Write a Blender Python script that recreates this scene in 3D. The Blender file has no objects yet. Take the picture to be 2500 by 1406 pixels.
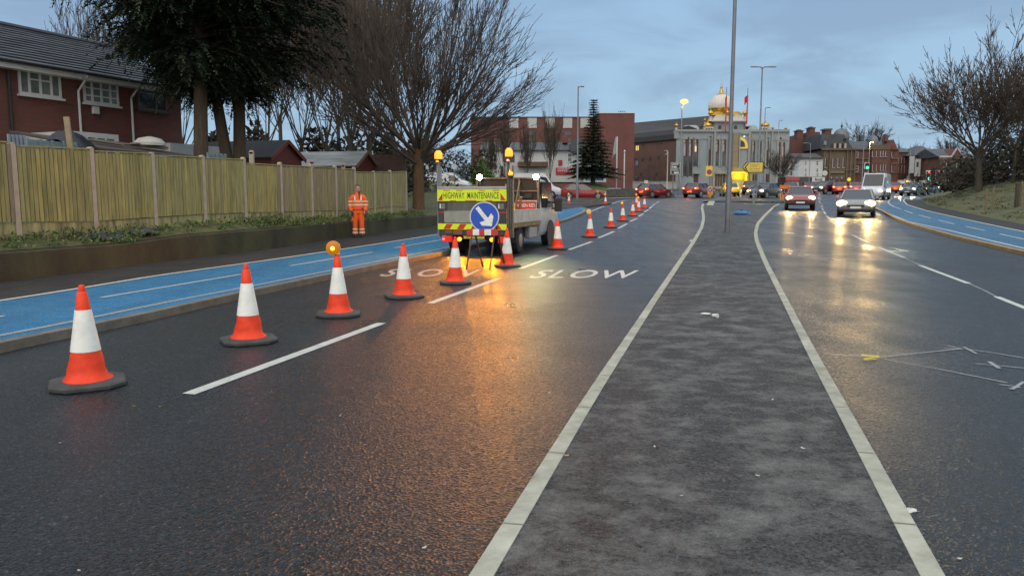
import bpy, bmesh, math, random
import numpy as np
from mathutils import Vector, Matrix
R = math.radians
sc = bpy.context.scene
COL = sc.collection
# ---------------------------------------------------------------- camera
FPX = 1850.0; TH = math.atan(218/FPX); CT, ST = math.cos(TH), math.sin(TH); EYE = 1.5
cam_d = bpy.data.cameras.new('camera'); cam = bpy.data.objects.new('camera', cam_d); COL.objects.link(cam)
cam_d.sensor_width = 36; cam_d.lens = FPX/2500*36; cam_d.clip_start = .05; cam_d.clip_end = 6000
cam.location = (0, 0, EYE); cam.rotation_euler = (R(90)-TH, 0, 0); sc.camera = cam
# ---------------------------------------------------------------- exposure
sc.view_settings.view_transform = 'Standard'; sc.view_settings.look = 'None'
sc.view_settings.exposure = 0.0; sc.view_settings.gamma = 1
sc.cycles.use_denoising = True
sc.cycles.max_bounces = 5; sc.cycles.diffuse_bounces = 2; sc.cycles.glossy_bounces = 3
sc.cycles.transmission_bounces = 3; sc.cycles.transparent_max_bounces = 8
sc.cycles.caustics_reflective = False; sc.cycles.caustics_refractive = False
sc.cycles.sample_clamp_indirect = 4
# ---------------------------------------------------------------- world: dusk sky under broken cloud
SUN_EL, SUN_AZ = 9.0, 200.0
w = bpy.data.worlds.new('World'); sc.world = w; w.use_nodes = True
nt = w.node_tree; nt.nodes.clear()
def N(t, **k):
    n = nt.nodes.new(t)
    for a, b in k.items(): setattr(n, a, b)
    return n
def LK(a, b): nt.links.new(a, b)
def MA(op, a, b=None, clamp=False):
    n = N('ShaderNodeMath', operation=op, use_clamp=clamp)
    for i, v in enumerate((a, b)):
        if v is None: continue
        if isinstance(v, (int, float)): n.inputs[i].default_value = v
        else: LK(v, n.inputs[i])
    return n.outputs[0]
def RAMP(f, stops, interp='LINEAR'):
    n = N('ShaderNodeValToRGB'); n.color_ramp.interpolation = interp
    e = n.color_ramp.elements
    while len(e) < len(stops): e.new(.5)
    for i, (p, c) in enumerate(stops):
        e[i].position = p; e[i].color = (c[0], c[1], c[2], 1)
    LK(f, n.inputs[0]); return n.outputs[0]
def MIX(f, a, b, mode='MIX'):
    n = N('ShaderNodeMix', data_type='RGBA', blend_type=mode)
    for i, v in ((0, f), (6, a), (7, b)):
        if isinstance(v, (int, float)): n.inputs[i].default_value = v
        elif isinstance(v, tuple): n.inputs[i].default_value = (v[0], v[1], v[2], 1)
        else: LK(v, n.inputs[i])
    return n.outputs[2]
tc = N('ShaderNodeTexCoord'); sp = N('ShaderNodeSeparateXYZ'); LK(tc.outputs['Generated'], sp.inputs[0])
sx, sy, sz = sp.outputs
sky = N('ShaderNodeTexSky', sky_type='NISHITA', sun_disc=False, sun_elevation=R(SUN_EL), sun_rotation=R(SUN_AZ), air_density=1.3, dust_density=1.0, ozone_density=2.0)
skyc = MIX(1.0, sky.outputs[0], (.10, .10, .10), 'MULTIPLY')
# cloud deck: directions projected on a flat layer overhead
den = MA('ADD', MA('MAXIMUM', sz, 0.0), .16)
cv = N('ShaderNodeCombineXYZ'); LK(MA('DIVIDE', sx, den), cv.inputs[0]); LK(MA('DIVIDE', sy, den), cv.inputs[1])
cn = N('ShaderNodeTexNoise'); cn.inputs['Scale'].default_value = 1.35; cn.inputs['Detail'].default_value = 7; cn.inputs['Roughness'].default_value = .56; cn.inputs['Distortion'].default_value = .5
LK(cv.outputs[0], cn.inputs['Vector'])
cmask = RAMP(cn.outputs[0], [(.38, (0, 0, 0)), (.62, (1, 1, 1))], 'EASE')
el = RAMP(sz, [(0, (0, 0, 0)), (.34, (1, 1, 1))])
clear = MIX(el, (.42, .64, .84), (.345, .53, .80))
cloud = MIX(el, (.33, .50, .69), (.27, .405, .625))
deck = MIX(cmask, clear, cloud)
deck = MIX(.12, deck, skyc)
# brighter overcast overhead and towards the low sun behind the camera
up = RAMP(sz, [(.30, (1, 1, 1)), (.8, (3.15, 2.35, 1.68))])
bk = RAMP(MA('ADD', MA('MULTIPLY', sy, -.5), .5), [(.42, (1, 1, 1)), (.8, (2.3, 1.86, 1.52))])
deck = MIX(1.0, MIX(1.0, deck, up, 'MULTIPLY'), bk, 'MULTIPLY')
bg = N('ShaderNodeBackground'); bg.inputs['Strength'].default_value = 1.0
out = N('ShaderNodeOutputWorld'); LK(deck, bg.inputs[0]); LK(bg.outputs[0], out.inputs[0])
# soft, weak sun behind cloud
sd = bpy.data.lights.new('sun', 'SUN'); sd.energy = .6; sd.angle = R(60); sd.color = (1, .95, .88)
sun = bpy.data.objects.new('sun', sd); COL.objects.link(sun)
_el, _az = R(38), R(200)
sun.rotation_euler = (-Vector((math.sin(_az)*math.cos(_el), math.cos(_az)*math.cos(_el), math.sin(_el)))).to_track_quat('-Z', 'Y').to_euler()
# ---------------------------------------------------------------- ground profile and pixel rays
def zg(y):
    y = min(y, 230.0); return .026*6*math.log(1+math.exp((y-20)/6))
def ray(px, py):
    u = (px-1250)/FPX; v = (703-py)/FPX
    dy = CT+v*ST
    return u/dy, (-ST+v*CT)/dy
def P(px, py, Y):
    a, b = ray(px, py); return Vector((a*Y, Y, EYE+b*Y))
def G(px, py, h=0.0):
    a, b = ray(px, py); lo, hi = .5, 600.
    for i in range(60):
        m = (lo+hi)/2
        if EYE+b*m-zg(m)-h > 0: lo = m
        else: hi = m
    return Vector((a*lo, lo, zg(lo)+h))
RD = Vector((.2826, .9593, 0)); RN = Vector((.9593, -.2826, 0))      # along the road, and to its right
# ---------------------------------------------------------------- materials
MATS = {}
def mat(name, col, rough=.7, metal=0., var=.18, scale=3., bump=0., bscale=40., spec=.5, emit=None, es=0., stretch=None, tint=None, coat=0., detail=5.):
    if name in MATS: return MATS[name]
    m = bpy.data.materials.new(name); m.use_nodes = True
    t = m.node_tree; b = t.nodes['Principled BSDF']
    b.inputs['Roughness'].default_value = rough; b.inputs['Metallic'].default_value = metal
    b.inputs['Specular IOR Level'].default_value = spec
    b.inputs['Coat Weight'].default_value = coat
    if emit:
        b.inputs['Emission Color'].default_value = (*emit, 1); b.inputs['Emission Strength'].default_value = es
    c4 = (*col, 1)
    if var > 0 or bump > 0:
        tc = t.nodes.new('ShaderNodeTexCoord'); mp = t.nodes.new('ShaderNodeMapping')
        t.links.new(tc.outputs['Object'], mp.inputs[0])
        if stretch: mp.inputs['Scale'].default_value = stretch
    if var > 0:
        n = t.nodes.new('ShaderNodeTexNoise'); n.inputs['Scale'].default_value = scale; n.inputs['Detail'].default_value = detail; n.inputs['Roughness'].default_value = .65
        t.links.new(mp.outputs[0], n.inputs['Vector'])
        rp = t.nodes.new('ShaderNodeValToRGB'); e = rp.color_ramp.elements
        lo = tuple(x*(1-var) for x in col); hi = tuple(min(1, x*(1+var)) for x in (tint or col))
        e[0].position = .3; e[0].color = (*lo, 1); e[1].position = .7; e[1].color = (*hi, 1)
        t.links.new(n.outputs[0], rp.inputs[0]); t.links.new(rp.outputs[0], b.inputs['Base Color'])
        mr = t.nodes.new('ShaderNodeMapRange'); mr.inputs[3].default_value = max(.03, rough-.08); mr.inputs[4].default_value = min(1, rough+.08)
        t.links.new(n.outputs[0], mr.inputs[0]); t.links.new(mr.outputs[0], b.inputs['Roughness'])
    else: b.inputs['Base Color'].default_value = c4
    if bump > 0:
        n2 = t.nodes.new('ShaderNodeTexNoise'); n2.inputs['Scale'].default_value = bscale; n2.inputs['Detail'].default_value = 4
        t.links.new(mp.outputs[0], n2.inputs['Vector'])
        bp = t.nodes.new('ShaderNodeBump'); bp.inputs['Strength'].default_value = bump; bp.inputs['Distance'].default_value = .02
        t.links.new(n2.outputs[0], bp.inputs['Height']); t.links.new(bp.outputs[0], b.inputs['Normal'])
    MATS[name] = m; return m
def brick_mat(name, c1, c2, mortar, bw=.225, bh=.075, ms=.01):
    if name in MATS: return MATS[name]
    m = bpy.data.materials.new(name); m.use_nodes = True; t = m.node_tree; b = t.nodes['Principled BSDF']
    tc = t.nodes.new('ShaderNodeTexCoord'); s = t.nodes.new('ShaderNodeSeparateXYZ'); t.links.new(tc.outputs['Object'], s.inputs[0])
    a = t.nodes.new('ShaderNodeMath'); a.operation = 'ADD'; t.links.new(s.outputs[0], a.inputs[0]); t.links.new(s.outputs[1], a.inputs[1])
    c = t.nodes.new('ShaderNodeCombineXYZ'); t.links.new(a.outputs[0], c.inputs[0]); t.links.new(s.outputs[2], c.inputs[1])
    k = t.nodes.new('ShaderNodeTexBrick'); t.links.new(c.outputs[0], k.inputs[0])
    k.inputs['Color1'].default_value = (*c1, 1); k.inputs['Color2'].default_value = (*c2, 1); k.inputs['Mortar'].default_value = (*mortar, 1)
    k.inputs['Scale'].default_value = 1; k.inputs['Brick Width'].default_value = bw; k.inputs['Row Height'].default_value = bh; k.inputs['Mortar Size'].default_value = ms
    n = t.nodes.new('ShaderNodeTexNoise'); n.inputs['Scale'].default_value = .7; n.inputs['Detail'].default_value = 6; t.links.new(tc.outputs['Object'], n.inputs['Vector'])
    mr = t.nodes.new('ShaderNodeMapRange'); mr.inputs[3].default_value = .7; mr.inputs[4].default_value = 1.3; t.links.new(n.outputs[0], mr.inputs[0])
    mx = t.nodes.new('ShaderNodeMix'); mx.data_type = 'RGBA'; mx.blend_type = 'MULTIPLY'; mx.inputs[0].default_value = 1
    t.links.new(k.outputs[0], mx.inputs[6]); t.links.new(mr.outputs[0], mx.inputs[7]); t.links.new(mx.outputs[2], b.inputs['Base Color'])
    b.inputs['Roughness'].default_value = .85; MATS[name] = m; return m
def lamp_mat(name, col, strength):
    return mat(name, tuple(.25*x for x in col), .3, var=0, emit=col, es=strength)
# ---------------------------------------------------------------- mesh collecting
class MB:
    def __init__(s): s.v = []; s.f = []; s.m = []; s.mi = 0
    def mt(s, i): s.mi = i; return s
    def add(s, vs, fs):
        o = len(s.v); s.v += [tuple(x) for x in vs]
        for f in fs: s.f.append(tuple(i+o for i in f)); s.m.append(s.mi)
        return s
    def box(s, x0, x1, y0, y1, z0, z1):
        return s.add([(x0,y0,z0),(x1,y0,z0),(x1,y1,z0),(x0,y1,z0),(x0,y0,z1),(x1,y0,z1),(x1,y1,z1),(x0,y1,z1)],
                     [(0,3,2,1),(4,5,6,7),(0,1,5,4),(1,2,6,5),(2,3,7,6),(3,0,4,7)])
    def obox(s, c, ax, ay, az):
        c, ax, ay, az = map(Vector, (c, ax, ay, az))
        vs = [c+ax*i+ay*j+az*k for k in (-1,1) for j in (-1,1) for i in (-1,1)]
        return s.add(vs, [(0,2,3,1),(4,5,7,6),(0,1,5,4),(1,3,7,5),(3,2,6,7),(2,0,4,6)])
    def bar(s, a, b, wx, wy=None):
        a, b = Vector(a), Vector(b); d = (b-a); L = d.length; d.normalize()
        u = d.cross(Vector((0,0,1)) if abs(d.z) < .95 else Vector((0,1,0))).normalized(); v = u.cross(d)
        return s.obox((a+b)/2, u*wx/2, d*L/2, v*(wy or wx)/2)
    def ring(s, c, u, v, r, n, ph=0.):
        o = len(s.v)
        for i in range(n):
            t = 2*math.pi*i/n+ph; s.v.append(tuple(Vector(c)+u*(r*math.cos(t))+v*(r*math.sin(t))))
        return o
    def tube(s, pts, rs, n=8, cap=True):
        pts = [Vector(p) for p in pts]
        if not hasattr(rs, '__len__'): rs = [rs]*len(pts)
        prev = None; ref = None
        for i, p in enumerate(pts):
            d = (pts[min(i+1, len(pts)-1)]-pts[max(i-1, 0)]).normalized()
            if ref is None: ref = Vector((0,0,1)) if abs(d.z) < .9 else Vector((1,0,0))
            u = d.cross(ref)
            if u.length < 1e-4: u = d.cross(Vector((0,1,0)))
            u.normalize(); v = d.cross(u); ref = v if False else ref
            o = s.ring(p, u, v, rs[i], n)
            if prev is not None:
                for k in range(n):
                    s.f.append((prev+k, prev+(k+1) % n, o+(k+1) % n, o+k)); s.m.append(s.mi)
            elif cap: s.f.append(tuple(range(o+n-1, o-1, -1))); s.m.append(s.mi)
            prev = o
        if cap: s.f.append(tuple(range(prev, prev+n))); s.m.append(s.mi)
        return s
    def lathe(s, prof, n=24, c=(0,0,0), cap=True, ph=0., wave=0., nw=0):
        prev = None
        for r, z in prof:
            o = len(s.v)
            for i in range(n):
                t = 2*math.pi*i/n+ph; rr = r*(1+wave*abs(math.sin(nw*t/2)) if nw else 1)
                s.v.append((c[0]+rr*math.cos(t), c[1]+rr*math.sin(t), c[2]+z))
            if prev is not None:
                for k in range(n): s.f.append((prev+k, prev+(k+1) % n, o+(k+1) % n, o+k)); s.m.append(s.mi)
            elif cap: s.f.append(tuple(range(o+n-1, o-1, -1))); s.m.append(s.mi)
            prev = o
        if cap: s.f.append(tuple(range(prev, prev+n))); s.m.append(s.mi)
        return s
    def sphere(s, c, r, n=16, sq=(1,1,1)):
        k = n//2; prof = [(max(1e-4, math.sin(math.pi*i/k)), -math.cos(math.pi*i/k)) for i in range(k+1)]
        o = len(s.v); s.lathe([(a*r, b*r) for a, b in prof], n, (0,0,0))
        for i in range(o, len(s.v)):
            x, y, z = s.v[i]; s.v[i] = (c[0]+x*sq[0], c[1]+y*sq[1], c[2]+z*sq[2])
        return s
    def prism(s, poly, axis, a, b):
        """poly: 2-D outline; axis x: (y,z) along x; y: (x,z) along y; z: (x,y) along z"""
        f = {'x': lambda p, t: (t, p[0], p[1]), 'y': lambda p, t: (p[0], t, p[1]), 'z': lambda p, t: (p[0], p[1], t)}[axis]
        n = len(poly); vs = [f(p, a) for p in poly]+[f(p, b) for p in poly]
        return s.add(vs, [tuple(range(n-1, -1, -1)), tuple(range(n, 2*n))]+[(i, (i+1) % n, n+(i+1) % n, n+i) for i in range(n)])
    def loft(s, rings, cap=True):
        n = len(rings[0]); o = len(s.v)
        for r in rings: s.v += [tuple(p) for p in r]
        for i in range(len(rings)-1):
            for k in range(n):
                s.f.append((o+i*n+k, o+i*n+(k+1) % n, o+(i+1)*n+(k+1) % n, o+(i+1)*n+k)); s.m.append(s.mi)
        if cap:
            s.f.append(tuple(range(o+n-1, o-1, -1))); s.m.append(s.mi)
            q = o+(len(rings)-1)*n; s.f.append(tuple(range(q, q+n))); s.m.append(s.mi)
        return s
    def sheet(s, rows):
        o = len(s.v); m = len(rows[0])
        for r in rows: s.v += [tuple(p) for p in r]
        for i in range(len(rows)-1):
            for j in range(m-1):
                a = o+i*m+j; s.f.append((a, a+1, a+m+1, a+m)); s.m.append(s.mi)
        return s
    def build(s, name, m, parent=None, smooth=False, loc=None, bevel=0.):
        me = bpy.data.meshes.new(name); me.from_pydata(s.v, [], s.f)
        ms = m if isinstance(m, (list, tuple)) else [m]
        for x in ms: me.materials.append(x)
        me.polygons.foreach_set('material_index', s.m)
        if smooth: me.polygons.foreach_set('use_smooth', [True]*len(s.f))
        me.update()
        if smooth: me.set_sharp_from_angle(angle=R(40))
        o = bpy.data.objects.new(name, me); COL.objects.link(o)
        if parent: o.parent = parent
        if loc: o.location = loc
        if bevel:
            b = o.modifiers.new('b', 'BEVEL'); b.width = bevel; b.segments = 2; b.limit_method = 'ANGLE'
        return o
def fixn(o):
    bm = bmesh.new(); bm.from_mesh(o.data); bmesh.ops.recalc_face_normals(bm, faces=bm.faces); bm.to_mesh(o.data); bm.free(); return o
def tag(o, label, cat, group=None):
    o['label'] = label; o['category'] = cat
    if group: o['group'] = group
    return o
def thing(name, label, cat, loc=(0,0,0), rz=0., group=None):
    o = bpy.data.objects.new(name, None); o.empty_display_size = .2; COL.objects.link(o)
    o.location = loc; o.rotation_euler = (0, 0, rz); return tag(o, label, cat, group)
def kind(o, k): o['kind'] = k; return o
def dup(root, loc=None, rz=None, label=None, scale=None):
    r = root.copy(); COL.objects.link(r)
    if loc is not None: r.location = loc
    if rz is not None: r.rotation_euler = (0, 0, rz)
    if scale is not None: r.scale = scale if hasattr(scale, '__len__') else (scale,)*3
    if label: r['label'] = label
    for c in root.children:
        d = c.copy(); COL.objects.link(d); d.parent = r
        for g in c.children:
            e = g.copy(); COL.objects.link(e); e.parent = d
    return r
def text_mesh(s, bold=0., spacing=1.):
    """letters as flat mesh data normalised to a unit box: verts (0..1, 0..1), faces"""
    cu = bpy.data.curves.new('t', 'FONT'); cu.body = s; cu.offset = bold; cu.space_character = spacing; cu.resolution_u = 3; cu.fill_mode = 'FRONT'
    o = bpy.data.objects.new('t', cu); COL.objects.link(o)
    bpy.context.view_layer.update()
    me = o.evaluated_get(bpy.context.evaluated_depsgraph_get()).to_mesh()
    vs = [v.co.copy() for v in me.vertices]; fs = [tuple(p.vertices) for p in me.polygons]
    o.to_mesh_clear(); bpy.data.objects.remove(o); bpy.data.curves.remove(cu)
    x0 = min(v.x for v in vs); x1 = max(v.x for v in vs); y0 = min(v.y for v in vs); y1 = max(v.y for v in vs)
    return [((v.x-x0)/(x1-x0), (v.y-y0)/(y1-y0)) for v in vs], fs
def put_text(mb, s, org, ux, uy, bold=0., spacing=1.):
    """text filling the parallelogram org + a*ux + b*uy"""
    vs, fs = text_mesh(s, bold, spacing); org, ux, uy = Vector(org), Vector(ux), Vector(uy)
    return mb.add([org+ux*a+uy*b for a, b in vs], fs)
def point(loc, col, watt, r=.05, parent=None):
    d = bpy.data.lights.new('lamp_light', 'POINT'); d.color = col; d.energy = watt; d.shadow_soft_size = r
    o = bpy.data.objects.new('lamp_light', d); COL.objects.link(o); o.location = loc
    if parent: o.parent = parent
    return o
def spot(loc, aim, col, watt, ang=70, blend=.6, r=.05, parent=None):
    d = bpy.data.lights.new('lamp_light', 'SPOT'); d.color = col; d.energy = watt; d.spot_size = R(ang); d.spot_blend = blend; d.shadow_soft_size = r
    o = bpy.data.objects.new('lamp_light', d); COL.objects.link(o); o.location = loc
    o.rotation_euler = (Vector(aim)-Vector(loc)).to_track_quat('-Z', 'Y').to_euler()
    if parent: o.parent = parent
    return o
AMBER = (1, .31, .008); WARM = (1, .80, .45); SODIUM = (1, .55, .15); WORK = (.90, 1, .62); RED = (1, .04, .02)
m_white = mat('white_paint', (.62, .63, .62), .6, var=.2, scale=6)
m_black = mat('black_rubber', (.025, .025, .026), .6, var=.3, scale=10)
m_dark = mat('dark_metal', (.05, .05, .052), .45, var=.3)
m_galv = mat('galvanised_steel', (.20, .21, .22), .5, metal=.4, var=.25, scale=8)
m_grey = mat('grey_paint', (.23, .24, .25), .55, var=.2)
m_glass = mat('window_glass', (.03, .035, .04), .06, var=0, spec=.9)
# ================================================================ SETTING
def asphalt(name, col, rough, bump, grain=95., patch=.25, spec=.5, lite=None, lacc=0., chips=0., facet=.25):
    m = bpy.data.materials.new(name); m.use_nodes = True; t = m.node_tree; b = t.nodes['Principled BSDF']
    L = t.links.new
    tc = t.nodes.new('ShaderNodeTexCoord')
    def noise(s, d, r=.6, st=None):
        n = t.nodes.new('ShaderNodeTexNoise'); n.inputs['Scale'].default_value = s; n.inputs['Detail'].default_value = d; n.inputs['Roughness'].default_value = r
        if st:
            mp = t.nodes.new('ShaderNodeMapping'); mp.inputs['Scale'].default_value = st; L(tc.outputs['Object'], mp.inputs[0]); L(mp.outputs[0], n.inputs['Vector'])
        else: L(tc.outputs['Object'], n.inputs['Vector'])
        return n.outputs[0]
    def mr(f, a, c, d, e):
        n = t.nodes.new('ShaderNodeMapRange'); n.inputs[1].default_value = a; n.inputs[2].default_value = c; n.inputs[3].default_value = d; n.inputs[4].default_value = e; L(f, n.inputs[0]); return n.outputs[0]
    def mul(a, c):
        n = t.nodes.new('ShaderNodeMix'); n.data_type = 'RGBA'; n.blend_type = 'MULTIPLY'; n.inputs[0].default_value = 1
        for i, v in ((6, a), (7, c)):
            if isinstance(v, tuple): n.inputs[i].default_value = (*v, 1)
            else: L(v, n.inputs[i])
        return n.outputs[2]
    vo = t.nodes.new('ShaderNodeTexVoronoi'); vo.inputs['Scale'].default_value = grain; L(tc.outputs['Object'], vo.inputs['Vector'])
    sepc = t.nodes.new('ShaderNodeSeparateColor'); L(vo.outputs['Color'], sepc.inputs[0])
    g0 = mr(sepc.outputs[0], 0, 1, .3, 1.7)
    g1 = mr(sepc.outputs[1], .9, 1, 0, chips); ga = t.nodes.new('ShaderNodeMath'); ga.operation = 'ADD'; L(g0, ga.inputs[0]); L(g1, ga.inputs[1]); g = ga.outputs[0]
    mpt = t.nodes.new('ShaderNodeMapping'); mpt.inputs['Rotation'].default_value = (0, 0, .2865); mpt.inputs['Scale'].default_value = (1.1, .05, 1)
    L(tc.outputs['Object'], mpt.inputs[0]); tn = t.nodes.new('ShaderNodeTexNoise'); tn.inputs['Scale'].default_value = 1; tn.inputs['Detail'].default_value = 5; L(mpt.outputs[0], tn.inputs['Vector'])
    trk = t.nodes.new('ShaderNodeMath'); trk.operation = 'ADD'; L(noise(.35, 6), trk.inputs[0]); L(tn.outputs[0], trk.inputs[1])
    big = mr(trk.outputs[0], .75, 1.25, 1-patch, 1+patch)
    c = mul(mul(col, g), big)
    if lite:
        n = t.nodes.new('ShaderNodeMix'); n.data_type = 'RGBA'; n.inputs[7].default_value = (*lite, 1)
        L(mr(noise(3.4, 12, .74, (1, 1.2, 1)), .455, .66, 0, lacc), n.inputs[0]); L(c, n.inputs[6]); c = n.outputs[2]
    L(c, b.inputs['Base Color'])
    b.inputs['Specular IOR Level'].default_value = spec
    rn = t.nodes.new('ShaderNodeMath'); rn.operation = 'ADD'; L(noise(.8, 7), rn.inputs[0]); L(tn.outputs[0], rn.inputs[1]); L(mr(rn.outputs[0], .7, 1.3, rough-.09, rough+.13), b.inputs['Roughness'])
    hn = t.nodes.new('ShaderNodeMath'); hn.operation = 'ADD'
    h2 = t.nodes.new('ShaderNodeMath'); h2.operation = 'MULTIPLY'; h2.inputs[1].default_value = .8
    L(vo.outputs['Distance'], h2.inputs[0]); L(h2.outputs[0], hn.inputs[0]); L(noise(grain*.45, 3), hn.inputs[1])
    bp = t.nodes.new('ShaderNodeBump'); bp.inputs['Strength'].default_value = bump; bp.inputs['Distance'].default_value = .02
    L(hn.outputs[0], bp.inputs['Height'])
    # every stone chip lies at its own small tilt
    v1 = t.nodes.new('ShaderNodeVectorMath'); v1.operation = 'SUBTRACT'; v1.inputs[1].default_value = (.5, .5, .5); L(vo.outputs['Color'], v1.inputs[0])
    v2 = t.nodes.new('ShaderNodeVectorMath'); v2.operation = 'MULTIPLY'; v2.inputs[1].default_value = (facet, facet, 0); L(v1.outputs[0], v2.inputs[0])
    v3 = t.nodes.new('ShaderNodeVectorMath'); v3.operation = 'ADD'; L(v2.outputs[0], v3.inputs[0]); L(bp.outputs[0], v3.inputs[1])
    v4 = t.nodes.new('ShaderNodeVectorMath'); v4.operation = 'NORMALIZE'; L(v3.outputs[0], v4.inputs[0]); L(v4.outputs[0], b.inputs['Normal'])
    return m
m_road = asphalt('asphalt', (.0085, .0097, .0113), .33, .5, 72, .30, .52, chips=6., facet=.55)
m_isl = asphalt('island_asphalt', (.036, .037, .038), .6, .8, 80, .3, .35, (.18, .178, .168), .85, 1.5, .45)
m_foot = asphalt('footway_asphalt', (.030, .029, .028), .7, .4, 110, .3, .3, (.06, .058, .056), .5)
m_blue = asphalt('blue_surfacing', (.018, .145, .295), .55, .5, 120, .22, .35, (.10, .20, .30), .45)
m_blue2 = asphalt('blue_surfacing_worn', (.04, .125, .22), .55, .5, 120, .18, .35)
m_kerb = mat('kerb_concrete', (.345, .335, .265), .8, var=.34, scale=4, bump=.3, bscale=60, tint=(.36, .355, .29))
m_kerb2 = mat('kerb_weathered', (.15, .135, .105), .75, var=.35, scale=4, bump=.3, bscale=50)
m_line = mat('road_paint', (.50, .51, .47), .55, var=.16, scale=9, bump=.3, bscale=80)
m_linew = mat('road_paint_worn', (.32, .325, .31), .6, var=.4, scale=25, bump=.3, bscale=80)
m_thin = mat('road_paint_faded', (.27, .275, .28), .6, var=.3, scale=30)
m_yel = mat('yellow_paint', (.62, .50, .05), .6, var=.2, scale=20)
m_grass = mat('grass_turf', (.055, .075, .022), .9, var=.55, scale=1.6, bump=.9, bscale=22, tint=(.085, .08, .03), detail=9)
m_soil = mat('garden_soil', (.07, .06, .035), .9, var=.4, scale=2, bump=.5, bscale=12)

ys = sorted(set([-8+.5*i for i in range(0, 100)]+[42+2*i for i in range(0, 96)]))
def curve_x(pts, h=0., near=None):
    """pixel polyline on the ground -> smooth X as a function of Y"""
    q = sorted([(G(a, b, h).y, G(a, b, h).x) for a, b in pts])
    Y = np.array([p[0] for p in q]); X = np.array([p[1] for p in q])
    def f(y):
        if y < Y[0]:
            k = (X[1]-X[0])/(Y[1]-Y[0]) if near is None else near
            return float(X[0]+k*(y-Y[0]))
        if y > Y[-1]:
            k = (X[-1]-X[-2])/(Y[-1]-Y[-2]); return float(X[-1]+k*(y-Y[-1]))
        return float(np.interp(y, Y, X))
    def g(y): return sum(f(y+d) for d in (-.6, -.3, 0, .3, .6))/5
    return g
def strip(name, fa, fb, y0, y1, h, m, step=.5, skirt=True, lift=0., label=None):
    """raised ribbon between two plan curves; solid with side faces down to the road"""
    n = max(2, int((y1-y0)/step)); mb = MB(); rows = []
    for i in range(n+1):
        y = y0+(y1-y0)*i/n; z = zg(y)+h+lift
        a, b = fa(y), fb(y)
        rows.append([(a, y, z-h-.03-lift), (a, y, z), (b, y, z), (b, y, z-h-.03-lift)] if skirt else [(a, y, z), (b, y, z)])
    mb.sheet(rows)
    if skirt: o = 0; k = 4*n; mb.f.append((0, 1, 2, 3)); mb.m.append(0); mb.f.append((k+3, k+2, k+1, k)); mb.m.append(0)
    return kind(fixn(mb.build(name, m)), 'structure')

# terrain to the horizon, then the asphalt of roads and junction on it
mb = MB(); xs = [-1500, -400, -120, -60, -30, 0, 30, 60, 120, 400, 1500]; yy = [-300, -60]+[-8+4*i for i in range(60)]+[260, 400, 800, 2000]
mb.sheet([[(x, y, zg(max(y, -8))-.12) for x in xs] for y in yy]); kind(mb.build('ground', m_soil), 'structure')
mb = MB(); mb.sheet([[(x, y, zg(y)) for x in (-70, -30, -10, 0, 10, 30, 60, 110)] for y in [-20]+ys]); kind(mb.build('road', m_road), 'structure')

# --- central island
LK_O = curve_x([(1143,1406),(1431,960),(1597,720),(1653,640),(1687,592),(1709,555),(1714,534),(1713,520),(1710.5,507),(1716,491.5)], .1)
RK_O = curve_x([(2309,1406),(2076,1000),(2000,870),(1875,640),(1852,587),(1849,567),(1854,545),(1870,526),(1894,503),(1916,493)], .1)
KW = .092
LK_I = lambda y: LK_O(y)+KW+.002*max(0, y-10)
RK_I = lambda y: RK_O(y)-KW-.002*max(0, y-10)
strip('kerb', LK_O, LK_I, -7, 58, .10, m_kerb)
strip('kerb', RK_I, RK_O, -7, 58, .10, m_kerb)
strip('island_paving', LK_I, RK_I, -7, 58.0, .094, m_isl)
mb = MB()      # joints between kerb stones: thin dark gaps
for f, g in ((LK_O, LK_I), (RK_I, RK_O)):
    y = 1.3
    while y < 24:
        mb.add([(f(y)+.002, y, zg(y)+.1025), (g(y)-.002, y-.02, zg(y)+.1025), (g(y)-.002, y-.008, zg(y)+.1025), (f(y)+.002, y+.012, zg(y)+.1025)], [(0,1,2,3)]); y += .915
kind(mb.build('kerb_joints', mat('joint_dirt', (.245, .235, .20), .9, var=.3)), 'structure')
# --- near-side kerb, blue cycle lane, footway
KL = curve_x([(0,862),(94,840),(282,803),(469,759),(582,732),(700,706.5),(809,682),(928,656),(1018,638),(1105,619.6),(1364,546),(1387,540),(1418,527),(1431,520.5),(1437,515),(1431,511),(1408,506.5),(1375,503),(1330,500.5),(1270,498.5)])
KLi = lambda y: KL(y)-.13
BT = curve_x([(0,733),(188,704),(375,673),(594,643),(700,628),(836,608),(973,587),(1073,571),(1200,546),(1300,522),(1345,508),(1360,503),(1325,501),(1262,499)], .1)
BL_ = curve_x([(0,818),(180,784),(375,743),(582,704),(700,681),(809,659.5),(973,627.6),(1105,601),(1372,537),(1400,527),(1421,518),(1428,513),(1421,510.3),(1402,507),(1372,504.3),(1325,501.2)], .1)
WB = curve_x([(0,689),(188,665),(407,637),(700,602.6),(760,592),(860,578),(960,564),(1060,552)], .1)
YE = 60
strip('kerb', KLi, KL, -7, YE, .10, m_kerb2)
strip('cycle_lane', BT, KLi, -7, YE, .094, m_blue)
strip('footway', lambda y: WB(y)-.05, BT, -7, YE, .097, m_foot)
def line(name, f, hw, y0, y1, h, m): return strip(name, lambda y: f(y)-hw, lambda y: f(y)+hw, y0, y1, h, m, skirt=False)
line('lane_line', lambda y: BT(y)+.03, .055, -7, YE-1, .102, m_line)
line('lane_line', lambda y: BL_(y), .05, -7, 55, .099, m_thin)
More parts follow.
